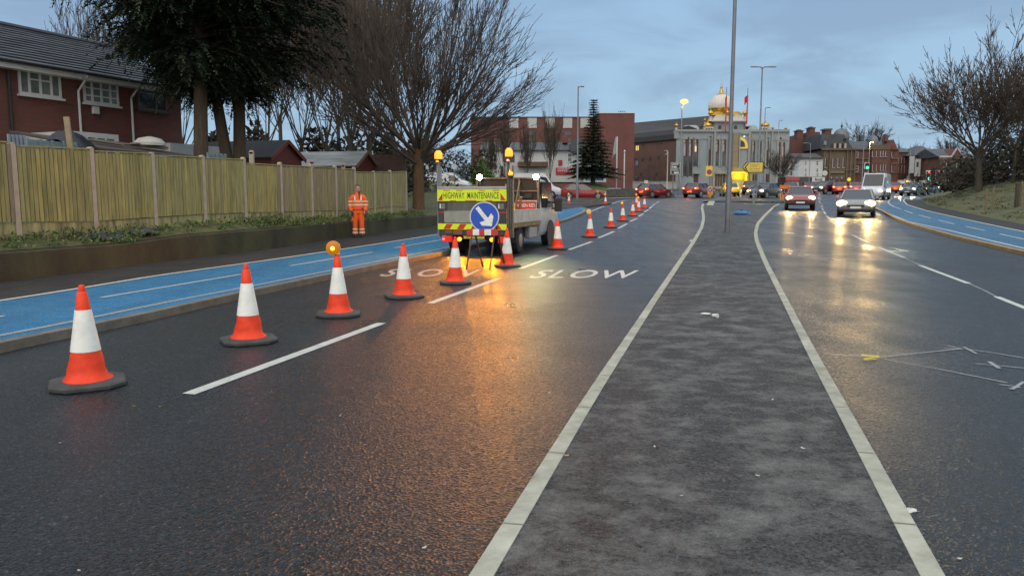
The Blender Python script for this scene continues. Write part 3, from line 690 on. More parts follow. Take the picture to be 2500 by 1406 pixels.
# ---------------------------------------------------------------- road worker
def build_person():
    g = G(876, 579, .1); t = thing('person', 'person in orange high visibility jacket and trousers standing by the retaining wall', 'person', g, R(12)); t.scale = (.935,)*3
    m_skin = mat('skin', (.50, .27, .20), .55, var=.08, scale=8); m_hv = mat('high_visibility_orange', (.86, .115, .012), .6, var=.10, scale=5, bump=.5, bscale=14)
    m_band = mat('reflective_band', (.72, .58, .40), .4, var=.12, scale=20); m_boot = mat('black_boots', (.02, .02, .02), .6, var=.2); m_hair = mat('brown_grey_hair', (.06, .045, .035), .8, var=.3, scale=40)
    def el(c, rx, ry, n=14, rot=0.): return [(c[0]+rx*math.cos(2*math.pi*i/n), c[1]+ry*math.sin(2*math.pi*i/n), c[2]) for i in range(n)]
    def limb(mb, pts, rs, n=12): mb.tube(pts, rs, n)
    def remesh(o, vox, sm_=2):
        r = o.modifiers.new('r', 'REMESH'); r.mode = 'VOXEL'; r.voxel_size = vox; r.use_smooth_shade = True
        s = o.modifiers.new('s', 'SMOOTH'); s.factor = .5; s.iterations = sm_; return o
    # body: head, neck, torso, arms with hands, legs in one skin   (faces -y)
    b = MB()
    b.loft([el((0,.01,z), rx, ry) for z, rx, ry in ((.86,.155,.105),(.95,.16,.11),(1.05,.15,.105),(1.2,.165,.115),(1.36,.18,.11),(1.44,.15,.09),(1.48,.075,.07))])
    b.tube([(0,.012,1.42), (0,0,1.52), (0,-.005,1.60)], [.062, .055, .058], 12)
    b.loft([el((0,y,z), rx, ry) for z, rx, ry, y in ((1.535,.045,.055,-.025),(1.555,.065,.08,-.018),(1.59,.079,.096,-.01),(1.63,.085,.102,0),(1.67,.087,.106,.005),(1.71,.083,.10,.008),(1.75,.063,.078,.01),(1.775,.02,.03,.01))])
    b.add([(-.012,-.095,1.665), (.012,-.095,1.665), (.02,-.097,1.618), (-.02,-.097,1.618), (0,-.132,1.620)], [(0,1,4),(1,2,4),(2,3,4),(3,0,4),(0,3,2,1)])
    for s in (-1, 1):
        b.sphere((s*.075, .008, 1.635), .028, 8, (.35, .7, 1))
        b.tube([(s*.17,.01,1.41), (s*.235,.02,1.16), (s*.225,-.03,.93), (s*.205,-.075,.86)], [.055, .045, .034, .028], 10)
        h = Vector((s*.20, -.085, .83))
        b.sphere(h, .042, 10, (.55, 1, 1.15))
        for k in range(4):
            a = h+Vector((s*-.004, -.026+.018*k, -.035)); L = (.062, .072, .068, .052)[k]
            b.tube([a, a+Vector((-s*.004, -.006, -L*.5)), a+Vector((-s*.022, -.004, -L))], [.0105, .010, .008], 6)
        b.tube([h+Vector((-s*.006, -.03, .01)), h+Vector((-s*.02, -.055, -.02)), h+Vector((-s*.028, -.058, -.045))], [.013, .011, .009], 6)
        b.tube([(s*.085,.01,.90), (s*.105,.0,.50), (s*.115,.02,.09)], [.085, .058, .042], 12)
    remesh(b.build('body', m_skin, t), .009)
    # trousers, jacket, boots
    b = MB(); b.loft([el((0,.01,z), rx, ry) for z, rx, ry in ((.80,.175,.125),(.88,.185,.13),(.99,.175,.125))])
    for s in (-1, 1): b.tube([(s*.085,.01,.86), (s*.095,.0,.70), (s*.108,-.01,.50), (s*.112,.0,.28), (s*.118,.01,.10)], [.112, .104, .088, .082, .092], 14)
    b.box(-.215, -.19, -.06, .06, .56, .70)
    remesh(b.build('trousers', m_hv, t), .011)
    b = MB(); b.loft([el((0,.01,z), rx, ry) for z, rx, ry in ((.93,.215,.155),(1.0,.222,.16),(1.15,.222,.155),(1.28,.215,.15),(1.37,.19,.135),(1.44,.135,.11),(1.49,.092,.095),(1.545,.082,.088))])
    for s in (-1, 1): b.tube([(s*.10,.01,1.40), (s*.19,.015,1.345), (s*.24,.02,1.26), (s*.268,.025,1.12), (s*.258,-.02,.96), (s*.228,-.06,.885)], [.07, .082, .082, .076, .068, .055], 14)
    remesh(b.build('jacket', m_hv, t), .011, 1)
    # collar opening, dark inside
    b = MB(); b.add([(.012,-.095,1.555), (.085,-.060,1.555), (.062,-.128,1.40), (.052,-.155,1.25), (.028,-.145,1.40)], [(0,4,2,1), (4,3,2)]); b.build('collar_lining', m_boot, t)
    b = MB()
    def torso_band(z, h_):
        rows = []
        for zz, k in ((z, 1), (z+h_, 1)): rows.append([(x*1.035, (y-.01)*1.035+.01, zz) for x, y, _ in el((0,.01,0), .226, .157, 28)+[el((0,.01,0), .226, .157, 28)[0]]])
        b.sheet(rows)
    torso_band(1.07, .055); torso_band(1.19, .055)
    for s in (-1, 1):
        for zc, xc, yc, r_ in ((1.215, .252, .022, .091), (1.095, .258, .015, .087)):
            b.tube([(s*xc, yc, zc-.028), (s*(xc+.003), yc, zc+.028)], r_, 18, cap=False)
        for zc, r_ in ((.275, .094), (.16, .099)): b.tube([(s*.114, .0, zc-.027), (s*.112, .0, zc+.027)], r_, 16, cap=False)
        b.add([(s*.075, -.150, 1.245), (s*.125, -.148, 1.245), (s*.13, -.118, 1.40), (s*.085, -.118, 1.42)], [(0,1,2,3)])
    b.box(-.225, -.205, -.05, .05, .565, .615)
    fixn(b.build('reflective_bands', m_band, t))
    for s in (-1, 1):
        b = MB(); b.loft([el((s*.118, y, z), rx, ry) for z, rx, ry, y in ((.0,.052,.135,-.05),(.03,.054,.138,-.05),(.07,.05,.115,-.03),(.12,.05,.07,.01),(.16,.05,.06,.02))]); b.build('boot', m_boot, t, True)
    b = MB(); b.sphere((-.20, -.085, .82), .055, 10, (.7, 1.05, 1.3)); 
    h = Vector((-.20, -.085, .82))
    for k in range(4):
        a = h+Vector((.004, -.034+.021*k, -.04)); L = (.066, .076, .07, .056)[k]; b.tube([a, a+Vector((.002, -.004, -L*.55)), a+Vector((.02, -.004, -L))], [.0155, .0145, .012], 7)
    b.tube([h+Vector((.008, -.04, .015)), h+Vector((.022, -.066, -.02)), h+Vector((.03, -.068, -.05))], [.018, .016, .013], 7)
    remesh(b.build('glove', m_boot, t), .006)
    b = MB(); b.box(-.06, .19, -.125, -.118, .955, .985); b.build('belt', m_boot, t)
    b = MB(); b.loft([el((0,y,z), rx, ry) for z, rx, ry, y in ((1.645,.0895,.085,.034),(1.69,.091,.098,.022),(1.73,.082,.096,.012),(1.765,.06,.078,.01),(1.786,.02,.03,.01))]); b.build('hair', m_hair, t, True)
    b = MB()
    for s in (-1, 1): b.sphere((s*.033, -.098, 1.652), .0095, 8, (1.3, .6, .6))
    b.build('eyes', m_boot, t)
    b = MB(); b.box(-.022, .022, -.106, -.096, 1.583, 1.590); b.build('mouth', mat('lips', (.20, .07, .06), .6, var=0), t)
    b = MB()
    for s in (-1, 1): b.box(s*.03-.017, s*.03+.017, -.106, -.094, 1.669, 1.676)
    b.build('eyebrows', m_hair, t)
build_person()

# ---------------------------------------------------------------- timber fence with concrete posts
FO = Vector((-9.07, 13.8, 0)); 
def fence_s(px, py):
    k = ray(px, py)[0]; return (k*FO.y-FO.x)/(RD.x-k*RD.y)
FP = [(-190,330,585),(35,348,578),(226,359,572),(374,372,559),(496,379,549),(596,384,543.6),(685,396,540.5),(759.5,400,536),(818.5,404,534),(865,408,531),(912.5,417.5,527),(952.5,416,521),(990.5,418,521)]
PT = [(335,350),(357,366),(370,377),(380,386),(386,391),(400,404.5),(405,408.5),(409,411),(412,414.5),(421,421.5),(421,420.5),(422,419.5)]
FE = thing('garden_fence', 'olive timber closeboard fence with pale concrete posts above the retaining wall', 'fence', (0,0,0))
m_post = mat('concrete_post', (.40, .33, .25), .8, var=.15, scale=6, bump=.2, bscale=40)
m_gravel = mat('gravel_board', (.19, .175, .105), .85, var=.5, scale=4, stretch=(2, 2, .35), tint=(.30, .28, .12), detail=9)
FM = [mat('fence_board_%s' % n, c, .8, var=.34, scale=3.2, stretch=(5, 5, .5), bump=.3, bscale=25, tint=t2, detail=8) for n, c, t2 in (('olive', (0.257, 0.222, 0.096), (0.284, 0.251, 0.096)), ('mossy', (0.216, 0.192, 0.078), (0.270, 0.232, 0.081)), ('ochre', (0.284, 0.239, 0.096), (0.342, 0.284, 0.088)), ('grey', (0.210, 0.167, 0.103), (0.240, 0.189, 0.112)))]
rf = random.Random(5); fpos = []
for px, pt, pb in FP:
    s = fence_s(px, (pt+pb)/2); q = FO+RD*s; fpos.append((s, q, P(px, pt, q.y).z, P(px, pb, q.y).z))
for k in range(3): s = fpos[0][0]-1.9; fpos.insert(0, (s, FO+RD*s, fpos[0][2]-.004, fpos[0][3]-.004))
for i, (s, q, zt, zb) in enumerate(fpos):
    b = MB(); b.obox((q.x, q.y, (zt-.04+zb-.25)/2), RN*.05, RD*.055, (0, 0, (zt-.04-zb+.25)/2))
    ta = [q+RD*(.055*math.cos(a))+Vector((0, 0, zt-.045+.045*math.sin(a))) for a in [math.pi*k/6 for k in range(7)]]
    b.add([p-RN*.05 for p in ta]+[p+RN*.05 for p in ta], [tuple(range(7)), tuple(range(13, 6, -1))]+[(k, k+7, k+8, k+1) for k in range(6)])
    fixn(b.build('concrete_post', m_post, FE, bevel=.008))
for i in range(len(fpos)-1):
    (s0, q0, t0, b0), (s1, q1, t1, b1) = fpos[i], fpos[i+1]
    j = i-3
    if j >= 0: pa, pb = PT[j]; za = P(FP[j][0]+12, pa, q0.y).z; zb = P(FP[j+1][0]-8, pb, q1.y).z
    else: za, zb = t0-.1, t1-.1
    b = MB(); n = 17; L = s1-s0-.12
    gb = .27
    for k in range(n):
        f0 = k/n; f1 = (k+1.12)/n; c = q0+RD*(.06+L*(k+.5)/n)
        b.mt(rf.choice((0, 0, 0, 1, 1, 2, 3)) if i < 9 else rf.choice((0, 1, 3, 3)))
        zt = za+(zb-za)*(k+.5)/n-.02+rf.uniform(-.008, .008); z0 = b0+(b1-b0)*(k+.5)/n+gb
        hw = L/n*.37; tl = rf.uniform(-.006, .006)
        A = c-RD*hw+RN*(.040); B = c+RD*hw+RN*(.055); A2 = c-RD*hw+RN*.022; B2 = c+RD*hw+RN*.022
        b.add([(A.x+tl, A.y, z0), (B.x+tl, B.y, z0), (B2.x, B2.y, z0), (A2.x, A2.y, z0), (A.x, A.y, zt), (B.x, B.y, zt), (B2.x, B2.y, zt), (A2.x, A2.y, zt)], [(0,1,5,4),(1,2,6,5),(2,3,7,6),(3,0,4,7),(4,5,6,7),(3,2,1,0)])
    b.mt(4); A = q0+RD*.05-RN*.012; B = q1-RD*.05-RN*.012; b.add([(A.x, A.y, b0+gb), (B.x, B.y, b1+gb), (B.x, B.y, zb-.02), (A.x, A.y, za-.02)], [(0,1,2,3)])  # dark backing sheet: shade in the board gaps put into its colour
    b.build('board_panel', FM+[mat('fence_gap_shade', (.03, .025, .010), .9, var=.3)], FE)
    b = MB(); 
    for zz in (.35, .98, 1.5): pass
    A = q0+RD*.06; B = q1-RD*.06; ca, cb = za, zb
    b.add([(p.x+RN.x*d, p.y+RN.y*d, z) for p, z in ((A, ca), (B, cb)) for d in (-.02, .062)]+[(p.x+RN.x*d, p.y+RN.y*d, z+.025) for p, z in ((A, ca), (B, cb)) for d in (-.02, .062)], [(0,1,3,2),(4,6,7,5),(0,4,5,1),(1,5,7,3),(3,7,6,2),(2,6,4,0)])
    fixn(b.build('capping_rail', FM[2], FE))
    b = MB(); v = []
    for p, z in ((A, b0), (B, b1)):
        for d in (-.02, .018):
            for zz in (z-.25, z+gb-.015): v.append((p.x+RN.x*d, p.y+RN.y*d, zz))
    b.add(v, [(0,1,3,2), (4,6,7,5), (2,3,7,6), (0,4,5,1), (1,5,7,3), (0,2,6,4)]); fixn(b.build('gravel_board', m_gravel, FE))
# ---------------------------------------------------------------- verge plants (ground cover)
def leaf_patch(mb, rr, c, n, r, h, L=(.05, .12), nm=3):
    for i in range(n):
        a = rr.uniform(0, 6.28); d = r*math.sqrt(rr.random()); p = Vector((c[0]+d*math.cos(a), c[1]+d*math.sin(a), c[2]+rr.random()**1.5*h*.8))
        v = Vector((rr.uniform(-1, 1), rr.uniform(-1, 1), rr.uniform(.1, 1.3))).normalized(); l = rr.uniform(*L)
        u = v.cross(Vector((rr.uniform(-1, 1), rr.uniform(-1, 1), .3))).normalized()*l*rr.uniform(.14, .3)
        mb.mt(rr.randrange(nm)); mb.add([p-u*.3, p+v*l*.45-u, p+v*l, p+v*l*.5+u], [(0,1,2,3)])
GV = [mat('leaf_green_a', (.05, .11, .018), .6, var=.3), mat('leaf_green_b', (.09, .15, .03), .6, var=.3), mat('leaf_dry', (.12, .11, .045), .7, var=.3)]
mb = MB(); rr = random.Random(8)
for i in range(300):
    s = rr.uniform(-6, 17.5); off = rr.uniform(.05, .85); q = FO+RD*s+RN*off
    den = .35+.65*max(0, math.sin(s*1.1)+.45)
    if rr.random() > den: continue
    leaf_patch(mb, rr, (q.x, q.y, left_z(q.x, q.y)), 48, rr.uniform(.12, .3), rr.uniform(.06, .22)*(.6+.6*den), (.03, .10))
kind(tag(mb.build('verge_weeds', GV), 'green weeds and trailing grass growing on the verge above the wall', 'weeds'), 'stuff')
# blue-black plastic sheet lying in the verge
mb = MB(); rr = random.Random(2); rows = []
for i in range(15):
    s = 1.1+1.9*i/14; rows.append([tuple(FO+RD*s+RN*(.18+.11*j)+Vector((0, 0, left_z(*(FO+RD*s+RN*(.18+.11*j)).xy)+.03+rr.uniform(0, .07)))) for j in range(5)])
mb.sheet(rows); tag(mb.build('plastic_sheet', mat('plastic_sheet', (.05, .06, .085), .35, var=.3)), 'crumpled dark plastic sheet lying in the weeds under the fence', 'plastic sheet')
# ---------------------------------------------------------------- litter on the ground
def litter_bag(px, py, label, m, r, h, seed, name='litter', cat='litter', hh=.1):
    rr = random.Random(seed); g = G(px, py, hh); mb = MB(); rows = []
    n = 14; prof = [(0.02, 0), (.9, .0), (1, .25), (.8, .6), (.45, .9), (.05, 1)]
    for pr, pz in prof: rows.append([(r*pr*math.cos(2*math.pi*k/n)*rr.uniform(.8, 1.2)*1.6, r*pr*math.sin(2*math.pi*k/n)*rr.uniform(.8, 1.2), h*pz*rr.uniform(.7, 1.1)) for k in range(n)])
    for q in rows: q.append(q[0])
    mb.sheet(rows); o = mb.build(name, m, smooth=False); o.location = g; return tag(o, label, cat)
litter_bag(1811, 524, 'crumpled bright blue bag dropped on the island paving', mat('blue_bag', (.03, .13, .32), .4, var=.3), .30, .26, 4, 'plastic_bag', 'bag')
g = G(1746, 775, .1); t = thing('paper_cup', 'crushed white paper cup lying on the island paving', 'cup', g, .7)
b = MB(); b.tube([(0, -.03, .024), (0, .035, .02)], [.025, .019], 14); b.build('cup', mat('white_paper', (.68, .66, .62), .6, var=.1), t)
b = MB(); b.tube([(0, -.034, .024), (0, -.029, .024)], .027, 14); b.build('lid', m_white, t)
mb = MB(); b = mb
tag(litter_bag(1722, 766, 'small torn scrap of white paper beside the paper cup', mat('white_paper', (.6, .6, .6)), .04, .015, 6, 'paper_scrap', 'paper'), 'small torn scrap of white paper beside the paper cup', 'paper')
litter_bag(1690, 590, 'white scrap of rubbish in the gutter below the island kerb', m_white, .07, .06, 7, 'paper_scrap', 'paper', 0)
litter_bag(2222, 1247, 'white scrap of plastic caught against the outer edge of the island kerb', m_white, .02, .018, 9, 'paper_scrap', 'paper', 0)
LF = [('yellow', (.55, .45, .03)), ('green', (.10, .30, .08)), ('orange', (.60, .30, .03)), ('pale', (.55, .55, .5))]
spots = [(1203,1120,0,'yellow',0),(1278,1061,1,'green',0),(1383,1114,2,'orange',.1),(990,1080,0,'yellow',0),(328,993,0,'yellow',0),(391,994,0,'yellow',0),(1248,908,0,'yellow',0),(1340,960,3,'pale',0),(1036,1339,3,'pale',0),(193,1395,3,'pale',0),(830,1017,3,'pale',0),(147,1083,3,'pale',0),(1157,967,0,'yellow',0),(1960,1096,3,'pale',0.1),(1886,977,3,'pale',.1),(1850,1163,3,'pale',.1),(2342,1366,3,'pale',0),(1664,1212,3,'pale',.1),(1598,1092,3,'pale',.1)]
for i, (px, py, k, nm, h) in enumerate(spots):
    rr = random.Random(40+i); g = G(px, py, h); l = rr.uniform(.010, .016); b = MB()
    rows = [[(l*x, l*.5*wd, .006+.006*abs(x)), (l*x, 0, .003+.004*abs(x)), (l*x, -l*.5*wd, .007)] for x, wd in ((-1, .1), (-.5, .8), (0, 1), (.5, .75), (1, .1))]
    b.sheet(rows); o = b.build('fallen_leaf' if k < 3 else 'paper_fleck', mat('leaf_'+nm, LF[k][1], .6, var=.15)); o.location = g; o.rotation_euler = (0, 0, rr.uniform(0, 6))
    tag(o, 'small %s %s lying on the %s' % (nm, 'fallen leaf' if k < 3 else 'fleck of litter', 'dark road surface' if h == 0 else 'island paving'), 'leaf' if k < 3 else 'litter', 'fallen %s leaves' % nm if k < 3 else 'flecks of litter')
# ================================================================ VEHICLES
m_plw = mat('plate_white', (.7, .7, .66), .4, var=.05)
m_head = lamp_mat('headlamp_lit', (1, .74, .30), 4.5); m_headc = lamp_mat('headlamp_cool', (.95, 1, .62), 4)
m_headoff = mat('headlamp_unlit', (.5, .5, .48), .15, var=0)
m_tlit = lamp_mat('rear_lamp_lit', (1, .05, .015), 6); m_thot = lamp_mat('rear_lamp_core', (1, .45, .12), 9)
m_toff = mat('rear_lamp_unlit', (.30, .01, .01), .2, var=0); m_drl = lamp_mat('side_lamp', (1, .75, .4), 5)
def paint(name, c): return mat('paint_'+name, c, .28, var=.06, scale=1.5, coat=.8, spec=.5)
def ring10(y, zb, zs, hw, zt=None, ht=None):
    zt = zt or zs+.03; ht = ht or hw*.86
    return [(-hw*.9,y,zb),(-hw,y,zb+.13),(-hw*1.0,y,zb+(zs-zb)*.6),(-hw*.97,y,zs),(-ht,y,zt),(ht,y,zt),(hw*.97,y,zs),(hw*1.0,y,zb+(zs-zb)*.6),(hw,y,zb+.13),(hw*.9,y,zb)]
def vehicle(name, label, cat, px, py, head, pm, style='hatch', L=4.3, W=1.8, H=1.5, front='off', rear='off', plate=True, Y=None, glow=0, lift=0., group=None, cool=False, hs=1.):
    if Y is None: g = G(px, py)
    else: g = P(px, py, Y); g.z = zg(Y)+lift
    t = thing(name, label, cat, g, -R(head), group or 'cars and vans at the junction')
    k = H/1.5; hw = W/2; e = L/2; mh = m_headc if cool else m_head
    if style == 'van':
        st = [(-e,.36,.9,hw*.94,H*.97,hw*.84),(-e+.06,.26,1.0,hw*.98,H*.99,hw*.88),(e-1.95,.26,1.05,hw,H,hw*.86),(e-1.75,.26,1.05,hw,H*.97,hw*.84),(e-.88,.26,1.05,hw*.99,1.22,hw*.86),(e-.30,.26,.95,hw*.94,1.03,hw*.80),(e-.05,.3,.78,hw*.85,.84,hw*.72),(e,.4,.62,hw*.74,.68,hw*.64)]
        b = MB(); b.loft([ring10(y,zb,zs,w_,zt,ht) for y,zb,zs,w_,zt,ht in st]); b.build('body', pm, t, True)
        b = MB(); b.add([(-hw*.80,e-.93,1.27),(hw*.80,e-.93,1.27),(hw*.76,e-1.69,H*.955),(-hw*.76,e-1.69,H*.955)], [(0,1,2,3)]); 
        for v in range(4): b.v[v] = (b.v[v][0], b.v[v][1]+.03, b.v[v][2]+.02)
        b.build('windscreen', m_glass, t)
        for s in (-1, 1):
            b = MB(); x0 = hw*.985; b.prism([(e-2.25,1.10),(e-1.05,1.10),(e-1.62,H*.82),(e-2.25,H*.86)], 'x', s*(x0-.1), s*(x0+.0)); b.build('side_window', m_glass, t)
        b = MB(); b.box(-hw*.97, hw*.97, -e+.2, e-.4, .22, .36); b.build('sill', m_black, t)
        zh, xh, yh = .80, hw*.74, e-.12
    else:
        tall = {'hatch': 0, 'suv': .08, 'saloon': 0}[style]
        b = MB(); S = [(-e,.42,.80,hw*.74),(-e+.06,.32,.92,hw*.86),(-e+.28,.24,.98,hw*.95),(-e*.5,.20,.96,hw),(e*.4,.20,.92,hw),(e*.72,.20,.84,hw*.97),(e-.16,.22,.73,hw*.88),(e-.04,.28,.64,hw*.78),(e,.36,.56,hw*.7)]
        b.loft([ring10(y, zb+tall, (zs)*k+tall*.5, w_) for y, zb, zs, w_ in S])
        # roof with pillars
        fr, rr_ = (e*.12, -e*.66) if style != 'saloon' else (e*.10, -e*.42)
        fb, rb = e*.50, (-e*.93 if style != 'saloon' else -e*.78)
        zb_ = .93*k+tall*.5; zr = H-.03; ht = hw*.70
        b.loft([[(-ht*.9,y,zr-.05),(-ht,y,zr-.03),(-ht*.8,y,zr+dz),(ht*.8,y,zr+dz),(ht,y,zr-.03),(ht*.9,y,zr-.05)] for y, dz in ((fr+.05,-.02),(fr-.25,.025),((fr+rr_)/2,.03),(rr_+.2,.015),(rr_-.05,-.03))])
        for s in (-1, 1):
            b.bar((s*hw*.87, fb, zb_), (s*ht*.98, fr, zr-.02), .07); b.bar((s*hw*.87, rb, zb_), (s*ht*.98, rr_, zr-.02), .14)
            b.bar((s*hw*.915, (fb+rb)/2+.1, zb_), (s*ht*1.0, (fr+rr_)/2+.05, zr-.03), .06)
        b.build('body', pm, t, True)
        b = MB(); b.loft([[(-hw*.885, y0, zb_-.02), (-ht*.95, y1, zr-.03), (ht*.95, y1, zr-.03), (hw*.885, y0, zb_-.02)] for y0, y1 in ((rb, rr_), ((fb+rb)/2, (fr+rr_)/2), (fb, fr))]); fixn(b.build('glasshouse', m_glass, t))
        b = MB(); b.box(-hw*.9, hw*.9, e-.12, e+.015, .26+tall, .40+tall); b.build('front_bumper', m_black, t, bevel=.03)
        b = MB(); b.box(-hw*.9, hw*.9, -e-.015, -e+.15, .30+tall, .46+tall); b.build('rear_bumper', m_black, t, bevel=.03)
        b = MB(); b.box(-hw*.46, hw*.46, e-.2, e+.012, .50*k, .62*k); b.build('grille', m_black, t, bevel=.02)
        for s in (-1, 1):
            b = MB(); b.sphere((s*(hw+.07), e*.36, zb_+.06), .1, 10, (.9, .6, .75)); b.build('wing_mirror', pm, t, True)
        zh, xh, yh = .69*k+tall*.5, hw*.74, e-.13
    r = .33 if style != 'suv' else .37
    for s in (-1, 1):
        for y in (-e*.62, e*.62):
            wheel(s*(hw+.005), y, r, .2, t, .66)
            b = MB(); b.tube([(s*(hw-.1), y, r+.02), (s*(hw+.001), y, r+.02)], r+.065, 22); b.build('wheel_arch', m_black, t)
    for s in (-1, 1):
        b = MB(); b.sphere((s*xh, yh, zh), .12*hs, 14, (1.25, .7, .75)); b.build('headlamp', mh if front == 'on' else m_headoff, t, True)
        b = MB(); zt = zh+.14 if style != 'van' else 1.0
        b.box(s*hw*.80-.15, s*hw*.80+.15, -e+.0, -e+.22, zt, zt+(.13 if style != 'van' else .35)); o = b.build('tail_lamp', m_tlit if rear == 'on' else m_toff, t, bevel=.03)
        if rear == 'on': b = MB(); b.sphere((s*hw*.74, -e-.02, zt+.065), .055, 10, (1.3, .6, .8)); b.build('tail_lamp_bulb', m_thot, o)
        if glow: spot((s*xh, yh+.16, zh), (s*xh*1.1, yh+9, zh-.75), (1, .62, .20) if not cool else (.95, 1, .62), glow*1.3, 75, .9, .07, t)
    if rear == 'on': point((0, -e-.35, .75), (1, .12, .03), 14, .1, t)
    if plate:
        b = MB(); b.box(-.26, .26, e+.008, e+.022, .40, .51); b.build('front_plate', m_plw, t)
        b = MB(); b.box(-.26, .26, -e-.024, -e-.012, .55, .66); b.build('rear_plate', mat('plate_yellow', (.75, .5, .03)), t)
    return t
red = paint('red', (.33, .02, .022)); maroon = paint('maroon', (.16, .016, .018)); silver = paint('silver', (.22, .22, .21)); dk = paint('charcoal', (.03, .032, .036)); wh = paint('white', (.60, .62, .65)); blk = paint('black', (.012, .012, .014)); pink = paint('plum', (.28, .06, .14)); blu = paint('slate', (.13, .16, .19)); yel = paint('yellow', (.65, .6, .03))
vehicle('red_car', 'red car driving towards the camera with bright headlights beside the island kerb', 'car', 1951, 511, 199, paint('rose_red', (.26, .026, .03)), 'suv', 4.2, 1.8, 1.52, front='on', glow=170, hs=1.5)
vehicle('silver_car', 'pale silver car with dazzling headlights, nearest of the oncoming traffic', 'car', 2091, 526, 206, silver, 'saloon', 4.5, 1.82, 1.45, front='on', glow=300, hs=1.9)
vehicle('dark_car', 'dark grey car with lit headlights waiting behind the yellow direction sign', 'car', 1866, 486, 224, dk, 'suv', 4.3, 1.8, 1.62, front='on', glow=110, hs=1.4)
vehicle('maroon_car', 'maroon hatchback turning away past the low grey wall', 'car', 1597, 483, 52, maroon, 'hatch', 4.1, 1.75, 1.5, rear='on')
vehicle('red_saloon', 'dark red car with glowing brake lights approaching the keep left bollard', 'car', 1706, 482.5, 40, maroon, 'suv', 4.4, 1.85, 1.55, rear='on')
vehicle('red_hatchback', 'long bright red car side on in front of the white van', 'car', 1425, 487.5, 96, red, 'hatch', 4.4, 1.8, 1.45)
vehicle('white_van', 'white high roof van side on behind the long red car', 'van', 1308, 484, 97, wh, 'van', 5.6, 2.0, 2.55, Y=80, lift=.0, plate=False)
vehicle('white_van', 'small white van coming down the slope beyond the bare tree', 'van', 1097, 470, 100, wh, 'van', 4.9, 1.85, 2.0, Y=84, lift=.62, front='off', plate=False)
vehicle('white_van', 'white van facing the camera with dazzling headlights behind the silver car', 'van', 2136, 487, 214, wh, 'van', 5.4, 2.15, 2.5, front='on', glow=330, hs=1.6)
vehicle('yellow_car', 'yellow marked car with red tail lights partly behind the tall grey post', 'car', 1780, 479, 8, yel, 'hatch', 4.3, 1.8, 1.5, rear='on')
vehicle('dark_car', 'dark car with red tail lamps between the yellow car and the direction sign', 'car', 1832, 475, 20, dk, 'suv', 4.5, 1.85, 1.7, rear='on', group='cars queueing away through the junction')
vehicle('dark_car', 'dark oncoming car with lit headlights under the white shop sign', 'car', 2014, 474, 234, blk, 'suv', 4.3, 1.85, 1.7, front='on', glow=120, hs=1.5)
vehicle('red_car', 'red car seen from behind just past the dark oncoming car', 'car', 2050, 474, 25, red, 'hatch', 4.2, 1.8, 1.5, rear='on')
vehicle('plum_car', 'plum coloured car between the red tail lamps and the white van', 'car', 2080, 472.5, 10, pink, 'hatch', 4.1, 1.8, 1.5, rear='on')
vehicle('red_car', 'red car with orange tail glow beyond the oncoming white van', 'car', 2177, 472, 15, red, 'hatch', 4.2, 1.8, 1.5, rear='on')
vehicle('slate_car', 'pale slate car with white headlights at the head of the far queue', 'car', 2228, 478, 224, blu, 'suv', 4.4, 1.85, 1.6, front='on', glow=220, cool=True, hs=1.4)
vehicle('black_car', 'black car behind the slate car in the far queue', 'car', 2258, 475, 226, blk, 'hatch', 4.2, 1.8, 1.5, front='on', hs=1.1)
vehicle('grey_car', 'grey car low in the far queue beside the grass bank', 'car', 2287, 470, 222, blu, 'saloon', 4.4, 1.8, 1.45, front='on', hs=1.2)
vehicle('dark_car', 'dark car with tail lamps behind the red oncoming car', 'car', 1925, 474, 12, dk, 'hatch', 4.2, 1.8, 1.5, rear='on', group='cars queueing away through the junction')
vehicle('red_car', 'red car queueing between the shop fronts and the red oncoming car', 'car', 1972, 471, 12, maroon, 'hatch', 4.2, 1.8, 1.5, rear='on')
vehicle('red_car', 'small dark red car with lamps lit beneath the shop awning, farthest of the queue', 'car', 1990, 467.5, 12, red, 'hatch', 4.2, 1.8, 1.5, rear='on')
